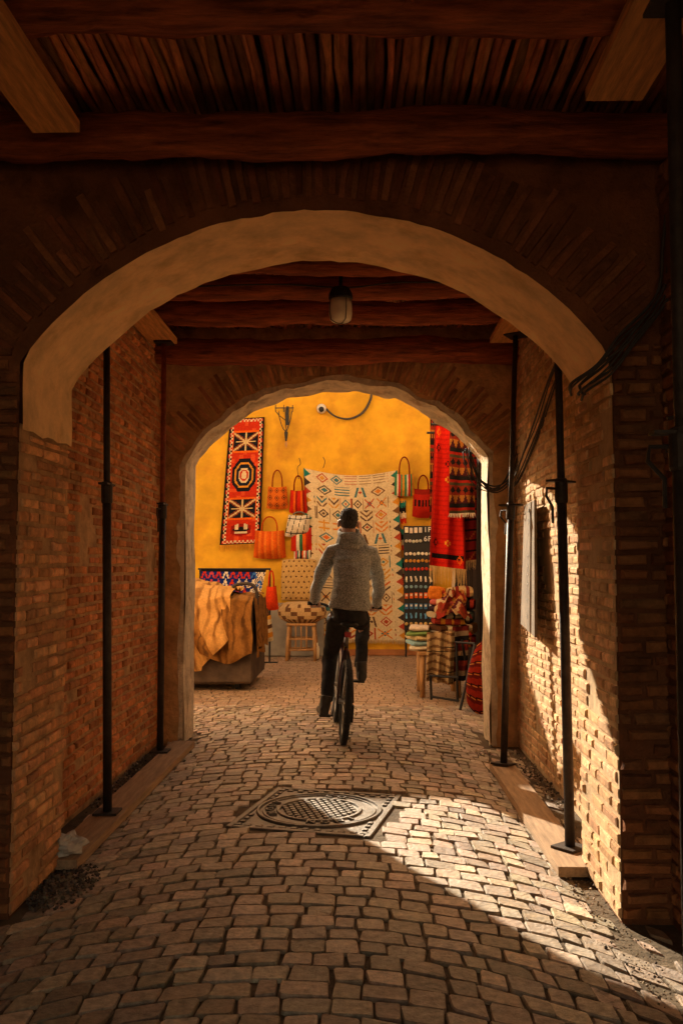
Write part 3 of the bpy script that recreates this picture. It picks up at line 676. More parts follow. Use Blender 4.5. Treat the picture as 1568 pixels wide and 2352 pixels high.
# lantern
ln=thing('wall_lantern','small wrought iron wall lantern with a pointed tail on the yellow wall','lantern',at(657,1030,D))
m=MB()
m.box(at(653,937,D-.06),(.30,.015,.015)); m.box(at(660,955,D),(.05,.02,.30))
for x in (633,652,672): m.tube([at(x,930,D-.06),at(x,946,D-.06)],.008,6)
for sx in (-1,1): m.tube(spl([at(655+sx*15,945,D-.06),at(655+sx*13,960,D-.08),at(655+sx*6,982,D-.10),at(657,992,D-.10)],5),.008,6)
m.tube([at(633,945,D-.05),at(642,955,D-.05),at(655,965,D-.07)],.007,6); m.tube([at(655,940,D-.06),at(657,995,D-.10)],.007,6)
m.build('bracket',M['black'],ln)
c=at(657,996,D-.10); m=MB(); m.lathe(c,[(.028,.03),(.03,0),(.022,-.06),(.012,-.12)],8); m.build('lantern_body',M['black'],ln)
m=MB(); m.lathe(at(657,1016,D-.10),[(.014,.01),(.02,-.03),(.004,-.09)],8); m.build('tail',M['wood'],ln)
# security camera
sc_=thing('security_camera','white dome security camera on the yellow wall above the large kilim','security camera',at(740,940,D))
c=at(738,938,D-.05); m=MB(); m.lathe(c,[(.075,.09),(.075,.0),(.06,-.02),(.05,-.035)],16,axis='y'); m.build('housing',M['sign'],sc_,smooth=True)
m=MB(); m.ball(c+Vector((-.0,-.03,-.02)),.045,14); m.build('lens_dome',M['black'],sc_,smooth=True)
bundle([at(748,938,D-.02),at(768,955,D-.02),at(800,962,D-.02),at(832,948,D-.02),at(850,918,D-.02),at(852,900,D)],2,.008,'drooping cable from the security camera across the yellow wall',.013,'cable')
# magnet board
b0=at(962,1500,D-.25); mg=thing('magnet_board','black display board full of small souvenir magnets right of the large kilim','display board',(b0.x,b0.y,0))
YB=D-.22; m=MB(); p=[at(926,1208,YB),at(994,1208,YB),at(994,1448,YB),at(928,1448,YB)]; m.hexa([q+Vector((0,.02,0)) for q in p]+p); m.build('panel',M['black'],mg)
for x in (932,990):
    q=at(x,1440,YB); m=MB(); m.box((q.x,q.y+.05,q.z/2),(.03,.03,q.z)); m.build('leg',M['black'],mg)
m=MB(); q=at(981,1226,YB-.012); m.box(q,(.13,.008,.24)); cardo=m.build('price_card',M['black'],mg)
for tx,yy in (('1P',1217),('6P',1238)):
    q=at(981,yy,YB-.02)
    for ch,ox in ((tx[0],-.03),(tx[1],.035)):
        m=MB(); text(m,ch,.115,lambda v:q+Vector((v.x+ox,-v.z,v.y)),.002); m.build('lettering',M['chalk'],cardo,recalc=False)
ROWS=[(1218,4,'card',WHT,'white card magnet in the top row of the board beside the price card'),(1243,5,'disc',S(190,180,160),'pale round magnet in the second row of the board'),(1272,7,'disc',WHT,'white hand shaped magnet in the third row of the board'),(1288,7,'disc',OCH,'ochre round magnet in the fourth row of the board'),(1307,7,'disc',RED,'red and gold round magnet in the fifth row of the board'),(1330,6,'slip',WHT,'white slipper magnet in the sixth row of the board'),(1348,6,'disc',S(120,150,160),'pale blue round magnet in the seventh row of the board'),(1368,6,'card',ORG,'orange card magnet in the eighth row of the board'),(1392,6,'card',S(60,110,150),'blue card magnet in the ninth row of the board'),(1414,6,'slip',S(90,150,190),'light blue slipper magnet in the tenth row of the board'),(1433,6,'disc',S(200,160,90),'gold round magnet in the bottom row of the board')]
for yy,n,kind,colr,lab in ROWS:
    x0,x1=(933,965) if yy<1250 else (933,988)
    for k in range(n):
        q=at(x0+(x1-x0)*k/(n-1),yy+U(-1,1),YB-.008); m=MB(); cc=jit(colr,.25)
        if kind=='disc': m.lathe(q,[(.024,0),(.026,-.006),(.018,-.014),(.001,-.016)],10,0,cc,'y')
        elif kind=='card': m.box(q+Vector((0,-.005,0)),(.05,.012,.085),0,cc,bev=.004); m.box(q+Vector((0,-.0135,.012)),(.03,.004,.03),0,WHT)
        else: m.box(q+Vector((0,-.005,0)),(.026,.014,.085),0,cc,rot=Matrix.Rotation(U(-.4,.4),3,'Y'),bev=.01); m.ball(q+Vector((0,-.01,-.025)),(.016,.01,.022),8,0,jit(colr,.4))
        tag(m.build('souvenir_magnet',M['magnet']),lab,'magnet','souvenir magnets on the black board')
# stool, pouf, dotted cushion
YS=13.75; fx=at(693,1505,YS)
st=thing('stool','small turned wooden stool in front of the grey plinth','stool',(fx.x,YS,0))
hs=at(693,1430,YS).z; hw=.21
m=MB(); m.box((fx.x,YS,hs-.02),(.44,.40,.04),bev=.01); m.build('seat',M['wood'],st)
for sx in (-1,1):
    for sy in (-1,1):
        m=MB(); m.tube([(fx.x+sx*hw,YS+sy*.17,0),(fx.x+sx*(hw-.01),YS+sy*.165,hs*.5),(fx.x+sx*(hw-.03),YS+sy*.15,hs-.04)],[.026,.03,.026],10); m.build('leg',M['wood'],st,smooth=True)
m=MB()
for z in (.16,.32):
    for sy in (-1,1): m.tube([(fx.x-hw,YS+sy*.168,z),(fx.x+hw,YS+sy*.168,z)],.014,8)
    for sx in (-1,1): m.tube([(fx.x+sx*hw,YS-.168,z+.03),(fx.x+sx*hw,YS+.168,z+.03)],.014,8)
for k in (-1,0,1): m.tube([(fx.x+k*.08,YS-.168,.16),(fx.x+k*.08,YS-.168,hs-.04)],.012,8)
m.build('stretcher',M['wood'],st,smooth=True)
def pillow(name,label,c,w_,h_,dp,painter,rot=0,lean=0,cat='cushion',rnd_=0):
    m=MB(); rt=Matrix.Rotation(rot,3,'Y')@Matrix.Rotation(lean,3,'X')
    def P(u,v,s_):
        x,z=(u-.5)*2,(.5-v)*2; e=(1-x**4)*(1-z**4)
        x2,z2=x*(1-.05*z*z*abs(x)),z*(1-.05*x*x*abs(z))
        if rnd_: x2,z2=x*math.sqrt(1-rnd_*z*z/2),z*math.sqrt(1-rnd_*x*x/2)
        return Vector(c)+rt@Vector((x2*w_/2,-s_*dp/2*max(e,0)**.5+.008*noise.noise(Vector((x*2,z*2,c[0]))),z2*h_/2))
    m.grid(lambda u,v:P(u,v,1),painter,40,60); m.grid(lambda u,v:P(u,v,-1),painter,20,20)
    return tag(m.build(name,M['cloth'],smooth=True,recalc=False),label,cat)
m=MB(); cz=hs; prof=[(.02,.0),(.20,.005),(.29,.06),(.318,.11),(.325,.17),(.315,.23),(.27,.28),(.20,.31),(.02,.32)]
segs=44; rings=[[Vector((fx.x+r_*math.cos(2*PI*k/segs)*1.12,YS+r_*.8*math.sin(2*PI*k/segs),cz+z)) for k in range(segs)] for r_,z in prof]
for i in range(len(rings)-1):
    for k in range(segs):
        k2=(k+1)%segs; dark=(i in (2,3,4) and (k+i*2)%6 in (0,1)) or (i==1 and k%2==0) or (i==5 and k%4==0)
        m.add([rings[i][k],rings[i][k2],rings[i+1][k2],rings[i+1][k]],[(0,1,2,3)],0,S(120,84,56) if dark else S(206,172,122))
tag(m.build('pouf',M['cloth'],smooth=True,recalc=False),'round cream pouf with brown motifs sitting on the wooden stool','pouf')
q=at(687,1332,D-.3); dots=lambda u,v:BRN if (fr(u*7+(.5 if int(v*8)%2 else 0))-.5)**2+(fr(v*8)-.5)**2<.03 else S(196,160,100)
pillow('cushion','tall square dotted beige cushion standing on the pouf against the wall',(q.x,D-.3,q.z),.56,.66,.16,dots,0,R(-8))
b0=gnd(733,1503); m=MB(); m.lathe((b0.x+.0,13.9,0),[(.035,0),(.037,.14),(.03,.18),(.013,.21),(.013,.24)],14); bo=m.build('water_bottle',M['glass'],smooth=True); tag(bo,'small clear water bottle on the ground right of the stool','bottle')
# blue kilim on a rail and bag stand
YK=13.2; rk=thing('display_rail','black metal rail stand behind the covered cart','stand',(at(600,1500,YK).x,YK,0))
m=MB(); L_,R_=at(455,1307,YK),at(622,1307,YK); m.tube([L_,R_],.014,8); m.build('rail',M['black'],rk)
for x in (460,596,620):
    q=at(x,1307,YK); m=MB(); m.tube([(q.x,YK,0.01),(q.x,YK,q.z)],.014,8); m.tube([(q.x-.12,YK,.02),(q.x+.12,YK,.02)],.012,6); m.build('post',M['black'],rk)
rug('kilim','dark blue kilim with red and white triangles hung over the rail behind the cart','kilim',[(462,1306),(612,1308),(596,1372),(462,1372)],YK-.03,blue,60,30,.015,2)
tote('narrow orange red bag hung on the rail stand right of the blue kilim',607,1345,640,1402,1311,YK-.07,solid(S(214,62,22)),S(200,50,20),.35)
tote('beige and brown banded tote hung low on the rail stand',590,1412,628,1474,1395,YK-.07,lambda u,v:[OCH,CRM,BRN,CRM][int(v*6)%4],BRN,.3)
# cart under blankets
cx0,cx1,cy0,cy1=-2.35,-1.03,10.35,11.7; ch=1.05
ct=thing('cart','dark low market cart under the brown blankets','cart',((cx0+cx1)/2,(cy0+cy1)/2,0))
m=MB(); m.box(((cx0+cx1)/2,(cy0+cy1)/2,.53),(cx1-cx0,cy1-cy0,.92),bev=.03); m.build('box',M['cartbox'],ct)
for sx in (cx0+.2,cx1-.18):
    for sy in (cy0+.15,cy1-.2): m=MB(); m.lathe((sx,sy,.075),[(.02,-.03),(.075,-.025),(.075,.025),(.02,.03)],18,axis='x'); m.build('wheel',M['rubber'],ct)
m=MB(); m.tube(spl([(cx1-.3,cy0+.3,.98),(cx1-.25,cy0+.3,1.17),(cx1-.02,cy0+.3,1.17),(cx1+.02,cy0+.3,.95)],5),.02,8); m.build('handle',M['steel'],ct,smooth=True)
def drape(name,label,x0,x1,bot,off,painter,side,zt=ch,amp=.05,hump=0):
    m=MB()
    def P(u,v):
        x=x0+(x1-x0)*u; b_=bot(u); q=.42
        hu=hump*math.exp(-((u-.42)/.33)**2)
        if v<q:
            t_=v/q; y=cy1-.1-(cy1-.1-cy0)*t_; z=zt+off+hu*math.sin(PI*min(1,t_*.9+.1))**.7+.05*noise.noise(Vector((x*3,y*2.5,off*50)))+.04*noise.noise(Vector((x*8,y*7,2)))
            if t_>.85: z-=.05*((t_-.85)/.15)**2
            return Vector((x,y-off*t_,z))
        t_=(v-q)/(1-q); z=(zt-.05+off)*(1-t_)+b_*t_
        fold=amp*(t_+.02)**.6*(.6+math.sin(x*15+2.6*math.sin(z*3.2+x)+off*90)+.6*math.sin(x*31+z*9)+.9*noise.noise(Vector((x*6,z*5,off))))
        z+=(.05*noise.noise(Vector((x*3,cy0*2.5,off*50)))+.04*noise.noise(Vector((x*8,cy0*7,2))))*(1-t_)
        return Vector((x+.05*noise.noise(Vector((x*4,z*3,1)))*t_,cy0-.035-off-max(fold,-.02),z))
    m.grid(P,painter,150,100)
    if side:
        def Q(u,v):
            y=cy0-.03+(cy1-.1-cy0)*u; top=zt+off-.02+.05*noise.noise(Vector((x1*3,y*2.5,1))); z=top*(1-v)+(.42+.05*math.sin(y*9))*v
            return Vector((x1+.02+.03*v*(1+math.sin(y*20+z*3)),y-off,z))
        m.grid(Q,painter,60,40)
    return tag(m.build(name,M['cloth'],smooth=True,recalc=False),label,'blanket')
drape('blanket','brown striped blanket covering the cart box, under the tan one',cx0+.01,cx1,lambda u:.36+.06*math.sin(u*14),.0,zebra(S(150,104,52),S(78,50,26),3.2,.85),True,ch,.06)
drape('blanket','tan and brown tiger striped blanket thrown loosely over the cart',cx0,cx1-.24,lambda u:max(.24,.66-.95*max(0,u-.2)) if u<.72 else .28+1.2*(u-.72),.035,zebra(S(210,160,92),S(120,78,38),2.4,.95),False,ch+.04,.07,.13)
# ---------------------------------------------------------------- right side shop and textiles
sh=thing('shop_building','shop with a dark folding shutter on the right of the courtyard','shop',(3.5,11.5,0))
m=MB(); slab(m,1.62,6.5,8.3,14.47,-.1,3.3); m.build('wall',M['facade'],sh)
m=MB()
yy=8.36
while yy<13.4:
    m.box((1.585+U(-.006,.006),yy+.05,1.45),(.06,.092,2.9),bev=.012); yy+=.105
m.build('shutter',M['darkwood'],sh)
m=MB(); m.tube([(1.62,10.35,2.98),(1.0,10.4,3.02)],.014,8); m.tube([(1.62,11.1,3.02),(1.0,11.15,3.03)],.014,8); m.build('hanging_rail',M['black'],sh)
rug('hanging_rug','long red rug with small dark motifs and cream fringe hanging outside the shop','rug',[(998,975),(1058,978),(1068,1308),(984,1298)],10.42,redrug,34,90,.045,2.2,fringe=(.19,S(214,180,120)))
rug('hanging_rug','dark patterned rug with white fringe hanging right of the long red rug','rug',[(1032,985),(1088,995),(1090,1178),(1030,1180)],10.22,darkrug,30,60,.03,1.5,fringe=(.05,WHT))
rug('hanging_rug','maroon rug with pale fringe hanging lowest against the dark shutter','rug',[(1058,1000),(1094,1004),(1092,1285),(1056,1290)],10.62,lambda u,v:S(40,16,16) if fr(v*12)<.18 else (S(150,80,40) if fr(v*6+abs(u-.5))<.12 else S(120,26,20)),24,60,.03,1.3,fringe=(.10,S(190,160,110)))
rug('hanging_rug','narrow brown and orange rug hanging left behind the long red rug','rug',[(987,960),(1006,962),(1005,1190),(986,1192)],11.15,darkrug,16,60,.01,1)
TY=9.95; tb=at(1000,1495,TY); xl,xr=at(962,1500,TY).x,at(1056,1500,TY).x
tt=thing('low_table','low wooden table carrying piles of folded textiles by the shop','table',((xl+xr)/2,TY+.15,0))
m=MB(); m.box(((xl+xr)/2,TY+.2,tb.z-.02),(xr-xl+.04,.62,.04),bev=.006); m.build('tabletop',M['wood'],tt)
for x in (xl+.03,xr-.03):
    for y in (TY-.06,TY+.45): m=MB(); m.tube([(x,y,0),(x,y,tb.z-.04)],[.03,.034],10); m.build('leg',M['wood'],tt,smooth=True)
def fold(label,cx_,cy_,z,w_,d_,h_,painter,rz=0,name='folded_textile',grp='folded textiles on the low table'):
    m=MB(); rt=Matrix.Rotation(rz,3,'Z'); n=16; prof=[]; sg_=U(-.02,.02)
    for k in range(n): 
        a=2*PI*k/n; cs,sn=math.cos(a),math.sin(a); prof.append((math.copysign(abs(cs)**.5,cs),math.copysign(abs(sn)**.7,sn)))
    K=14; Cc=Vector((cx_,cy_,z+h_/2))
    def pt(i_,k_):
        x=-w_/2+w_*i_/K; yy_,zz_=prof[k_%n]; e=1-.25*abs(2*i_/K-1)**4; wob=e*(1+.34*noise.noise(Vector((x*9,z*20,k_%n*.6))))
        return Cc+rt@Vector((x,yy_*d_/2*(1+.10*noise.noise(Vector((x*6,z*30,3)))),zz_*h_/2*wob+sg_*math.sin(x*8)*.6))
    for i in range(K):
        for k in range(n): m.add([pt(i,k),pt(i+1,k),pt(i+1,k+1),pt(i,k+1)],[(0,1,2,3)],0,painter((i+.5)/K,fr(k/n*3)))
    for i_ in (0,K): m.add([pt(i_,k) for k in range(n)],[tuple(range(n))],0,painter(.5,.5))
    return tag(m.build(name,M['cloth'],smooth=True,recalc=False),label,'folded textile',grp)
z=tb.z; cxl=at(968,1480,TY).x
FL=[(WHT,'white folded cloth lowest in the left pile on the low table'),(S(150,190,200),'pale blue folded cloth second from the bottom of the left pile'),(S(220,200,150),'cream folded cloth third from the bottom of the left pile'),(S(120,150,90),'green folded cloth fourth from the bottom of the left pile'),(S(205,190,170),'grey white folded cloth on top of the left pile')]
for k,(cl,lb) in enumerate(FL): fold(lb,cxl+U(-.03,.03),TY+.12,z+k*.052,.24*U(.8,1.15),.42,.06,solid(cl,.2),U(-.3,.3))
cxr=at(1024,1480,TY).x
FR=[(CRM,BRN,'cream and brown striped blanket lowest in the right pile on the low table'),(DRED,BLK,'dark red folded blanket second from the bottom of the right pile'),(WHT,RED,'white folded blanket with red lines third from the bottom of the right pile'),(BRN,CRM,'brown folded blanket fourth from the bottom of the right pile'),(S(150,52,40),OCH,'red and ochre folded blanket fourth from the top of the right pile'),(S(176,160,130),BLK,'beige folded blanket third from the top of the right pile'),(S(70,50,60),PINK,'dark plum folded blanket second from the top of the right pile'),(S(180,90,80),CRM,'pink folded blanket on top of the right pile')]
for k,(a,b_,lb) in enumerate(FR): fold(lb,cxr+U(-.03,.03)+.05*k/7,TY+.14,z+k*.068,(.40-.014*k)*U(.88,1.1),.44,.082,stripes([a,a,b_],9),U(-.3,.3))
cxm=at(1062,1480,TY+.2).x
for k,(a,b_,lb) in enumerate([(S(110,34,30),OCH,'maroon folded rug lowest in the pile against the shutter'),(S(160,116,64),BRN,'tan folded rug second in the pile against the shutter'),(S(60,66,60),CRM,'grey green folded rug third in the pile against the shutter'),(S(150,50,36),BLK,'brick red folded rug fourth in the pile against the shutter'),(S(190,160,110),S(120,40,30),'cream folded rug topmost in the pile against the shutter')]):
    fold(lb,cxm+U(-.02,.02),TY+.42,z+.02+k*.13,.30*U(.9,1.1),.36,.14,stripes([a,a,b_],7),U(-.3,.3))
ztop=z+8*.068
m=MB(); qx=cxr+.06
def Pc(u,v):
    a=(u-.5)*2; return Vector((qx+a*(.11+.08*v)+.03*math.sin(v*7),TY-.04-.12*v+.04*math.sin(u*11+v*3)+.04*noise.noise(Vector((u*7,v*5,3))),ztop+.12-.26*v**1.3+.06*noise.noise(Vector((u*6,v*6,0)))-.05*a*a))
m.grid(Pc,lambda u,v:[S(150,50,36),S(176,120,60),S(96,40,46),S(180,150,112),S(150,66,40)][int(u*6+v*5+2*noise.noise(Vector((u*4,v*4,2))))%5],30,30); tag(m.build('scarf',M['cloth'],smooth=True,recalc=False),'crumpled red and ochre scarf heaped over the right textile pile','scarf')
rug('striped_blanket','cream blanket with brown horizontal stripes hanging down the front of the low table','blanket',[(980,1452),(1044,1448),(1040,1572),(976,1562)],TY-.19,lambda u,v:S(124,92,62) if fr(v*6.5+.3*math.sin(u*5))<.34 else (S(70,52,40) if fr(v*13)<.08 else S(180,154,114)),30,50,.06,2.6)
rug('striped_blanket','dark red and grey blanket hanging at the right end of the low table','blanket',[(1038,1440),(1076,1436),(1070,1560),(1034,1566)],TY-.10,lambda u,v:[S(96,30,26),S(130,112,90),BLK,S(120,44,30)][int(v*11)%4],20,44,.05,1.3)
pillow('orange_cloth','small orange cloth hung below the red rug fringe',(at(1003,1362,10.1).x,10.1,at(1003,1362,10.1).z),.20,.15,.05,solid(S(206,120,40),.15),.15,0,'cloth',.5)
fs=thing('folding_stand','thin black metal folding stand in front of the dark shutter','stand',(at(1065,1620,9.5).x,9.5,0))
for p0,p1 in ((gnd(1056,1632),at(1090,1480,9.3)),(gnd(1050,1610),at(1048,1475,9.6)),(gnd(990,1608),at(988,1550,9.6)),(gnd(1082,1600),at(1060,1470,9.7))):
    m=MB(); m.tube([p0+Vector((0,0,.008)),p1],.014,8); m.build('leg',M['black'],fs)
m=MB(); m.tube([at(988,1552,9.6),at(1052,1556,9.5)],.012,8); m.tube([at(1046,1475,9.6),at(1090,1478,9.3)],.012,8); m.tube([at(990,1600,9.6),at(1054,1610,9.5)],.012,8); m.build('crossbar',M['black'],fs)
q=at(1100,1560,8.75)
def cush(u,v):
    t_=fr(v*6+.5*u); return S(60,20,18) if t_<.12 else S(190,120,56) if t_<.20 else S(104,30,22) if t_<.5 else S(150,42,24)
pillow('floor_cushion','red kilim floor cushion with dark bands at the right foot of the far arch',(q.x+.06,8.75,.36),.34,.72,.12,cush,R(12),R(-8),'cushion',.85)
# ---------------------------------------------------------------- bicycle
P0=gnd(787,1710); LEAN,YAW=R(3.6),R(4.5)
bk=thing('bicycle','dark mountain bike ridden away from the camera through the far arch','bicycle',(P0.x,P0.y,0),rot=(0,LEAN,YAW))
WR=.335
def wheel(y,yr=0):
    m=MB(); m.tube([(-.055,y,WR),(.055,y,WR)],.02,12)
    for k in range(28):
        a=2*PI*k/28; s_=1 if k%2 else -1; a2=a+s_*.25
        m.tube([(s_*.028,y+.02*math.cos(a2),WR+.02*math.sin(a2)),(0,y+(WR-.05)*math.cos(a),WR+(WR-.05)*math.sin(a))],.0016,4)
    wl=m.build('wheel',M['alloy'],bk,local=True)
    m=MB(); m.torus((0,y,WR),WR-.028,.027,'x',56,10)
    for k in range(64):
        a=2*PI*k/64
        for s_ in (-1,1):
            aa=a+(.03 if s_>0 else 0); c_=Vector((s_*.013,y+(WR-.004)*math.cos(aa),WR+(WR-.004)*math.sin(aa)))
            m.box(c_,(.014,.014,.008),rot=Matrix.Rotation(aa-PI/2,3,'X'))
    m.build('tyre',M['rubber'],wl,local=True)
    m=MB(); m.torus((0,y,WR),WR-.058,.011,'x',48,6); m.build('rim',M['alloy'],wl,local=True,smooth=True)
wheel(0); wheel(1.06)
BB=(0,.44,.30); ST=(0,.27,.74); HT=(0,.86,.84); HB=(0,.905,.68)
m=MB()
for a,b_,r in ((BB,ST,.017),(ST,HT,.016),(BB,HB,.021),(HT,HB,.023)): m.tube([a,b_],r,12)
for s_ in (-1,1):
    m.tube([(s_*.025,.42,.30),(s_*.05,.30,.31),(s_*.06,0,WR)],.010,8); m.tube([(s_*.018,.275,.70),(s_*.05,.16,.55),(s_*.06,0,WR)],.009,8)
m.tube([(-.035,.44,.30),(.035,.44,.30)],.024,12); m.tube([(-.035,.17,.57),(.035,.17,.57)],.007,6)
m.build('frame',M['bikepaint'],bk,local=True,smooth=True)
m=MB()
m.tube([HB,(0,.925,.64)],.022,10); m.box((0,.94,.635),(.14,.045,.035),bev=.008)
for s_ in (-1,1): m.tube([(s_*.058,.945,.64),(s_*.058,1.02,.44),(s_*.055,1.06,WR)],[.018,.016,.012],10)
m.build('fork',M['black'],bk,local=True,smooth=True)
m=MB(); m.tube([ST,(0,.235,.90)],.0135,10); sp=m.build('seat_post',M['alloy'],bk,local=True,smooth=True)
m=MB(); rings=[]
for y_,w_,h_ in ((.06,.05,.03),(.09,.075,.05),(.16,.07,.055),(.24,.035,.045),(.32,.022,.035),(.35,.012,.02)):
    rings.append([Vector((w_*math.cos(2*PI*k/14),y_,.925-.0+h_*.5*math.sin(2*PI*k/14)+.01*(1-(y_-.06)*3))) for k in range(14)])
m.loft(rings); m.build('saddle',M['black'],bk,local=True,smooth=True)
HBz=1.055; HBy=.82
m=MB(); m.tube([HT,(0,.845,.94),(0,.84,1.01)],.016,10); m.tube(spl([(-.325,HBy-.02,HBz),(-.2,HBy,HBz),(-.08,HBy+.012,HBz-.03),(.08,HBy+.012,HBz-.03),(.2,HBy,HBz),(.325,HBy-.02,HBz)],6),.0125,10); m.tube([(0,.84,1.0),(0,.832,1.03)],.02,10)
hb=m.build('handlebar',M['black'],bk,local=True,smooth=True)
for s_ in (-1,1):
    m=MB(); m.tube([(s_*.215,HBy-.002,HBz),(s_*.328,HBy-.02,HBz)],.0165,12); m.build('grip',M['rubber'],hb,local=True,smooth=True)
    m=MB(); m.tube([(s_*.17,HBy+.01,HBz-.015),(s_*.19,HBy+.05,HBz-.025),(s_*.29,HBy+.055,HBz-.04)],.005,6); m.build('brake_lever',M['alloy'],hb,local=True)
CR=Vector((0,.10,.135))
m=MB(); m.lathe((.05,.44,.30),[(.08,-.003),(.09,-.002),(.09,.002),(.08,.003)],30,axis='x')
for s_ in (-1,1): m.tube([(s_*.065,.44,.30),Vector((s_*.08,.44,.30))+CR*s_],.011,8)
cr=m.build('crankset',M['alloy'],bk,local=True)
for s_ in (-1,1):
    c_=Vector((s_*.14,.44,.30))+CR*s_; m=MB(); m.box(c_,(.095,.085,.02),bev=.005); m.tube([Vector((s_*.07,.44,.30))+CR*s_,c_],.007,6); m.build('pedal',M['black'],bk,local=True)
m=MB(); m.tube([(.05,.44,.39),(.05,.0,WR+.035)],.004,5); m.tube([(.05,.44,.21),(.05,.03,.22),(.05,-.02,.26),(.05,-.03,WR-.03)],.004,5); m.build('chain',M['steel'],bk,local=True)
m=MB(); m.lathe((.045,0,WR),[(.02,-.012),(.05,-.012),(.045,0),(.03,.008),(.02,.008)],20,axis='x'); m.box((.058,.0,.245),(.022,.05,.14),bev=.006,rot=Matrix.Rotation(R(12),3,'X')); m.build('derailleur',M['black'],bk,local=True)
m=MB(); m.box((0,.195,.845),(.055,.012,.045),bev=.004); m.build('rear_reflector',mat('red reflector',(.35,.02,.02),.3,.05,5,0),bk,local=True)
# ---------------------------------------------------------------- rider
pr=thing('person','person in grey hooded fleece jacket and black trousers riding a bicycle away','person',(P0.x,P0.y,0),rot=(0,LEAN,YAW))
HX=-.035; CH=1.655; HYc=.460
HP=[(0,.030,.036,.045),(.02,.046,.062,.03),(.05,.056,.082,.016),(.09,.067,.094,.006),(.13,.074,.101,0),(.17,.075,.100,-.005),(.20,.067,.088,-.010),(.220,.050,.066,-.012),(.232,.024,.034,-.012)]
def headrings(k=1,dy=0,z0=0,dz=0): return [[Vector((HX+w_*k*math.cos(2*PI*j/22),HYc+yc+dy+d_*k*math.sin(2*PI*j/22),CH+z+dz)) for j in range(22)] for z,w_,d_,yc in HP if z>=z0]
b=MB(); b.loft(headrings())
b.ball((HX,HYc+.115,CH+.085),(.014,.020,.026),10); b.ball((HX,HYc+.098,CH+.048),(.026,.012,.012),10)
for s_ in (-1,1): b.ball((HX+s_*.083,HYc-.008,CH+.100),(.014,.022,.034),10)
b.tube([(0,.35,1.52),(HX*.6,.405,1.61),(HX,.445,1.72)],[.08,.060,.060],14)
KN={-1:Vector((-.125,.45,.63)),1:Vector((.15,.62,.92))}
PD={s_:Vector((s_*.14,.44,.30))+CR*s_ for s_ in (-1,1)}
AN={s_:PD[s_]+Vector((s_*.0,-.10,.125)) for s_ in (-1,1)}
SHP={s_:Vector((s_*.158,.365,1.515)) for s_ in (-1,1)}; EL={s_:Vector((s_*.246,.45,1.285)) for s_ in (-1,1)}; WRI={s_:Vector((s_*.274,.735,1.095)) for s_ in (-1,1)}
def ring(c_,w_,d_,n=24): return [Vector((c_[0]+w_*math.cos(2*PI*j/n),c_[1]+d_*math.sin(2*PI*j/n),c_[2])) for j in range(n)]
b.loft([ring((0,.2,.95),.13,.11),ring((0,.2,1.05),.13,.11),ring((0,.23,1.26),.11,.095),ring((0,.30,1.44),.12,.10),ring((0,.35,1.54),.10,.075)])
for s_ in (-1,1):
    b.tube([(s_*.085,.21,.99),KN[s_].lerp(Vector((s_*.085,.21,.99)),.5),KN[s_],KN[s_].lerp(AN[s_],.45),AN[s_]],[.078,.068,.05,.045,.034],12)
    b.tube([SHP[s_],EL[s_],WRI[s_]],[.045,.04,.027],12)
    b.tube([WRI[s_],Vector((s_*.275,.772,1.092)),Vector((s_*.272,.795,1.088))],[.026,.033,.030],12)
    for i in range(4):
        x=s_*(.240+.0205*i); rr=.0265; Ln=(250,275,265,225)[i]; pts=[Vector((x,HBy-.05,HBz+.030))]
        for k in range(6):
            a=R(118-Ln*k/5); pts.append(Vector((x,HBy-.010+rr*math.cos(a),HBz+rr*math.sin(a))))
        b.tube(pts,[.0105,.0105,.010,.0095,.009,.0085,.0075],8)
    b.tube([Vector((s_*.245,.785,1.078)),Vector((s_*.226,.798,1.056)),Vector((s_*.222,.812,1.032)),Vector((s_*.228,.838,1.030))],[.014,.0125,.0105,.009],8)
bm_=remesh(b,.0055,2); bm_.build('body',M['skin'],pr,local=True,smooth=True,recalc=False)
m=MB(); hr=headrings(1.025,-.010,.125,.004)
low=[[Vector((HX+.050*math.cos(2*PI*j/22),HYc-.048+.046*math.sin(2*PI*j/22),CH+.062)) for j in range(22)],[Vector((HX+.062*math.cos(2*PI*j/22),HYc-.040+.060*math.sin(2*PI*j/22),CH+.09)) for j in range(22)]]
m.loft(low+hr); hm=remesh(m,.0045,1,.007,80); hm.build('hair',M['hair'],pr,local=True,smooth=True,recalc=False)
for s_ in (-1,1): m=MB(); m.ball((HX+s_*.03,HYc+.088,CH+.115),(.012,.010,.009),10); m.build('eye',M['eye'],pr,local=True,smooth=True)
j=MB()
j.loft([ring((0,.195,1.050),.168,.145),ring((0,.195,1.080),.172,.149),ring((0,.21,1.21),.154,.134),ring((0,.25,1.34),.150,.128),ring((0,.31,1.45),.160,.122),ring((0,.350,1.535),.148,.105),ring((0,.375,1.60),.102,.090),ring((0,.40,1.65),.084,.085)])
for s_ in (-1,1): j.tube([Vector((s_*.08,.34,1.532)),SHP[s_],SHP[s_].lerp(EL[s_],.45)+Vector((s_*.008,0,0)),EL[s_],EL[s_].lerp(WRI[s_],.5)+Vector((s_*.006,0,0)),WRI[s_]],[.070,.071,.063,.058,.053,.045],16)
jm=remesh(j,.009,2,.014,10)
for v in jm.v:
    k=noise.noise(Vector((v.x*7,v.y*5,v.z*24)))*.014; v.y-=k; v.x+=.009*noise.noise(Vector((v.x*6,v.y*8,v.z*20+7)))
jm.build('jacket',M['jacket'],pr,local=True,smooth=True,recalc=False)
h_=MB()
h_.tube([(HX*.8+.078*math.cos(a),.428+.090*math.sin(a),1.675+.034*math.sin(a)) for a in [2*PI*k/18 for k in range(18)]],.024,10,closed=True)
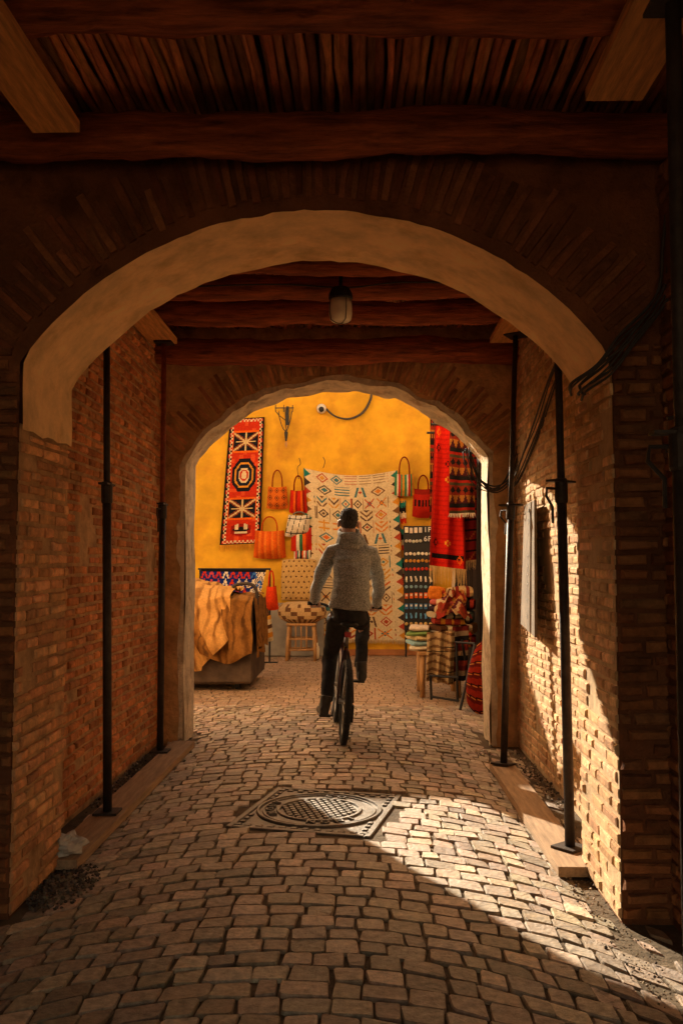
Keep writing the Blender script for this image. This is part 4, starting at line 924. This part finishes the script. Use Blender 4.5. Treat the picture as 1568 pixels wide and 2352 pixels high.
h_.ball((HX*.5,.312,1.60),(.106,.044,.055),18); h_.ball((HX*.6,.325,1.645),(.092,.040,.040),18); h_.ball((HX*.5,.288,1.545),(.078,.030,.055),14)
h_.tube([(-.12,.36,1.565),(-.09,.38,1.62),(-.085,.42,1.660)],[.026,.034,.028],10); h_.tube([(.11,.36,1.565),(.07,.38,1.62),(.05,.42,1.660)],[.026,.034,.028],10)
hmesh=remesh(h_,.008,2,.015,13); hmesh.build('hood',M['jacket'],pr,local=True,smooth=True,recalc=False)
t_=MB(); t_.loft([ring((0,.2,.925),.12,.11),ring((0,.2,.97),.140,.135),ring((0,.2,1.06),.142,.130),ring((0,.2,1.12),.135,.115)])
for s_ in (-1,1):
    h=Vector((s_*.082,.205,.985)); t_.tube([h,h.lerp(KN[s_],.5),KN[s_],KN[s_].lerp(AN[s_],.4),KN[s_].lerp(AN[s_],.8),AN[s_]+Vector((0,0,.01))],[.090,.076,.062,.058,.052,.051],16)
tm=remesh(t_,.010,2,.014,13); tm.build('trousers',M['trouser'],pr,local=True,smooth=True,recalc=False)
for s_ in (-1,1):
    m=MB(); c_=PD[s_]; z0=c_.z+.012; rings=[]
    an=AN[s_]
    for dy,w_,zt in ((-.165,.022,.05),(-.155,.036,.085),(-.11,.040,.10),(-.05,.041,.085),(.02,.047,.065),(.07,.045,.052),(.10,.034,.040),(.118,.014,.025)):
        rings.append([Vector((c_.x+s_*(.015+.12*(dy+.1)*.5)+w_*math.copysign(abs(math.cos(2*PI*k/16))**.7,math.cos(2*PI*k/16)),c_.y+dy,z0+zt/2+zt/2*math.copysign(abs(math.sin(2*PI*k/16))**.7,math.sin(2*PI*k/16)))) for k in range(16)])
    m.loft(rings); m.tube([an+Vector((s_*.012,-.01,-.06)),an+Vector((0,0,.05))],[.045,.05],14)
    sm=remesh(m,.007,2,.003,30); sm.build('boot',M['shoe'],pr,local=True,smooth=True,recalc=False)
print('verts',sum(len(o.data.vertices) for o in bpy.data.objects if o.type=='MESH'))
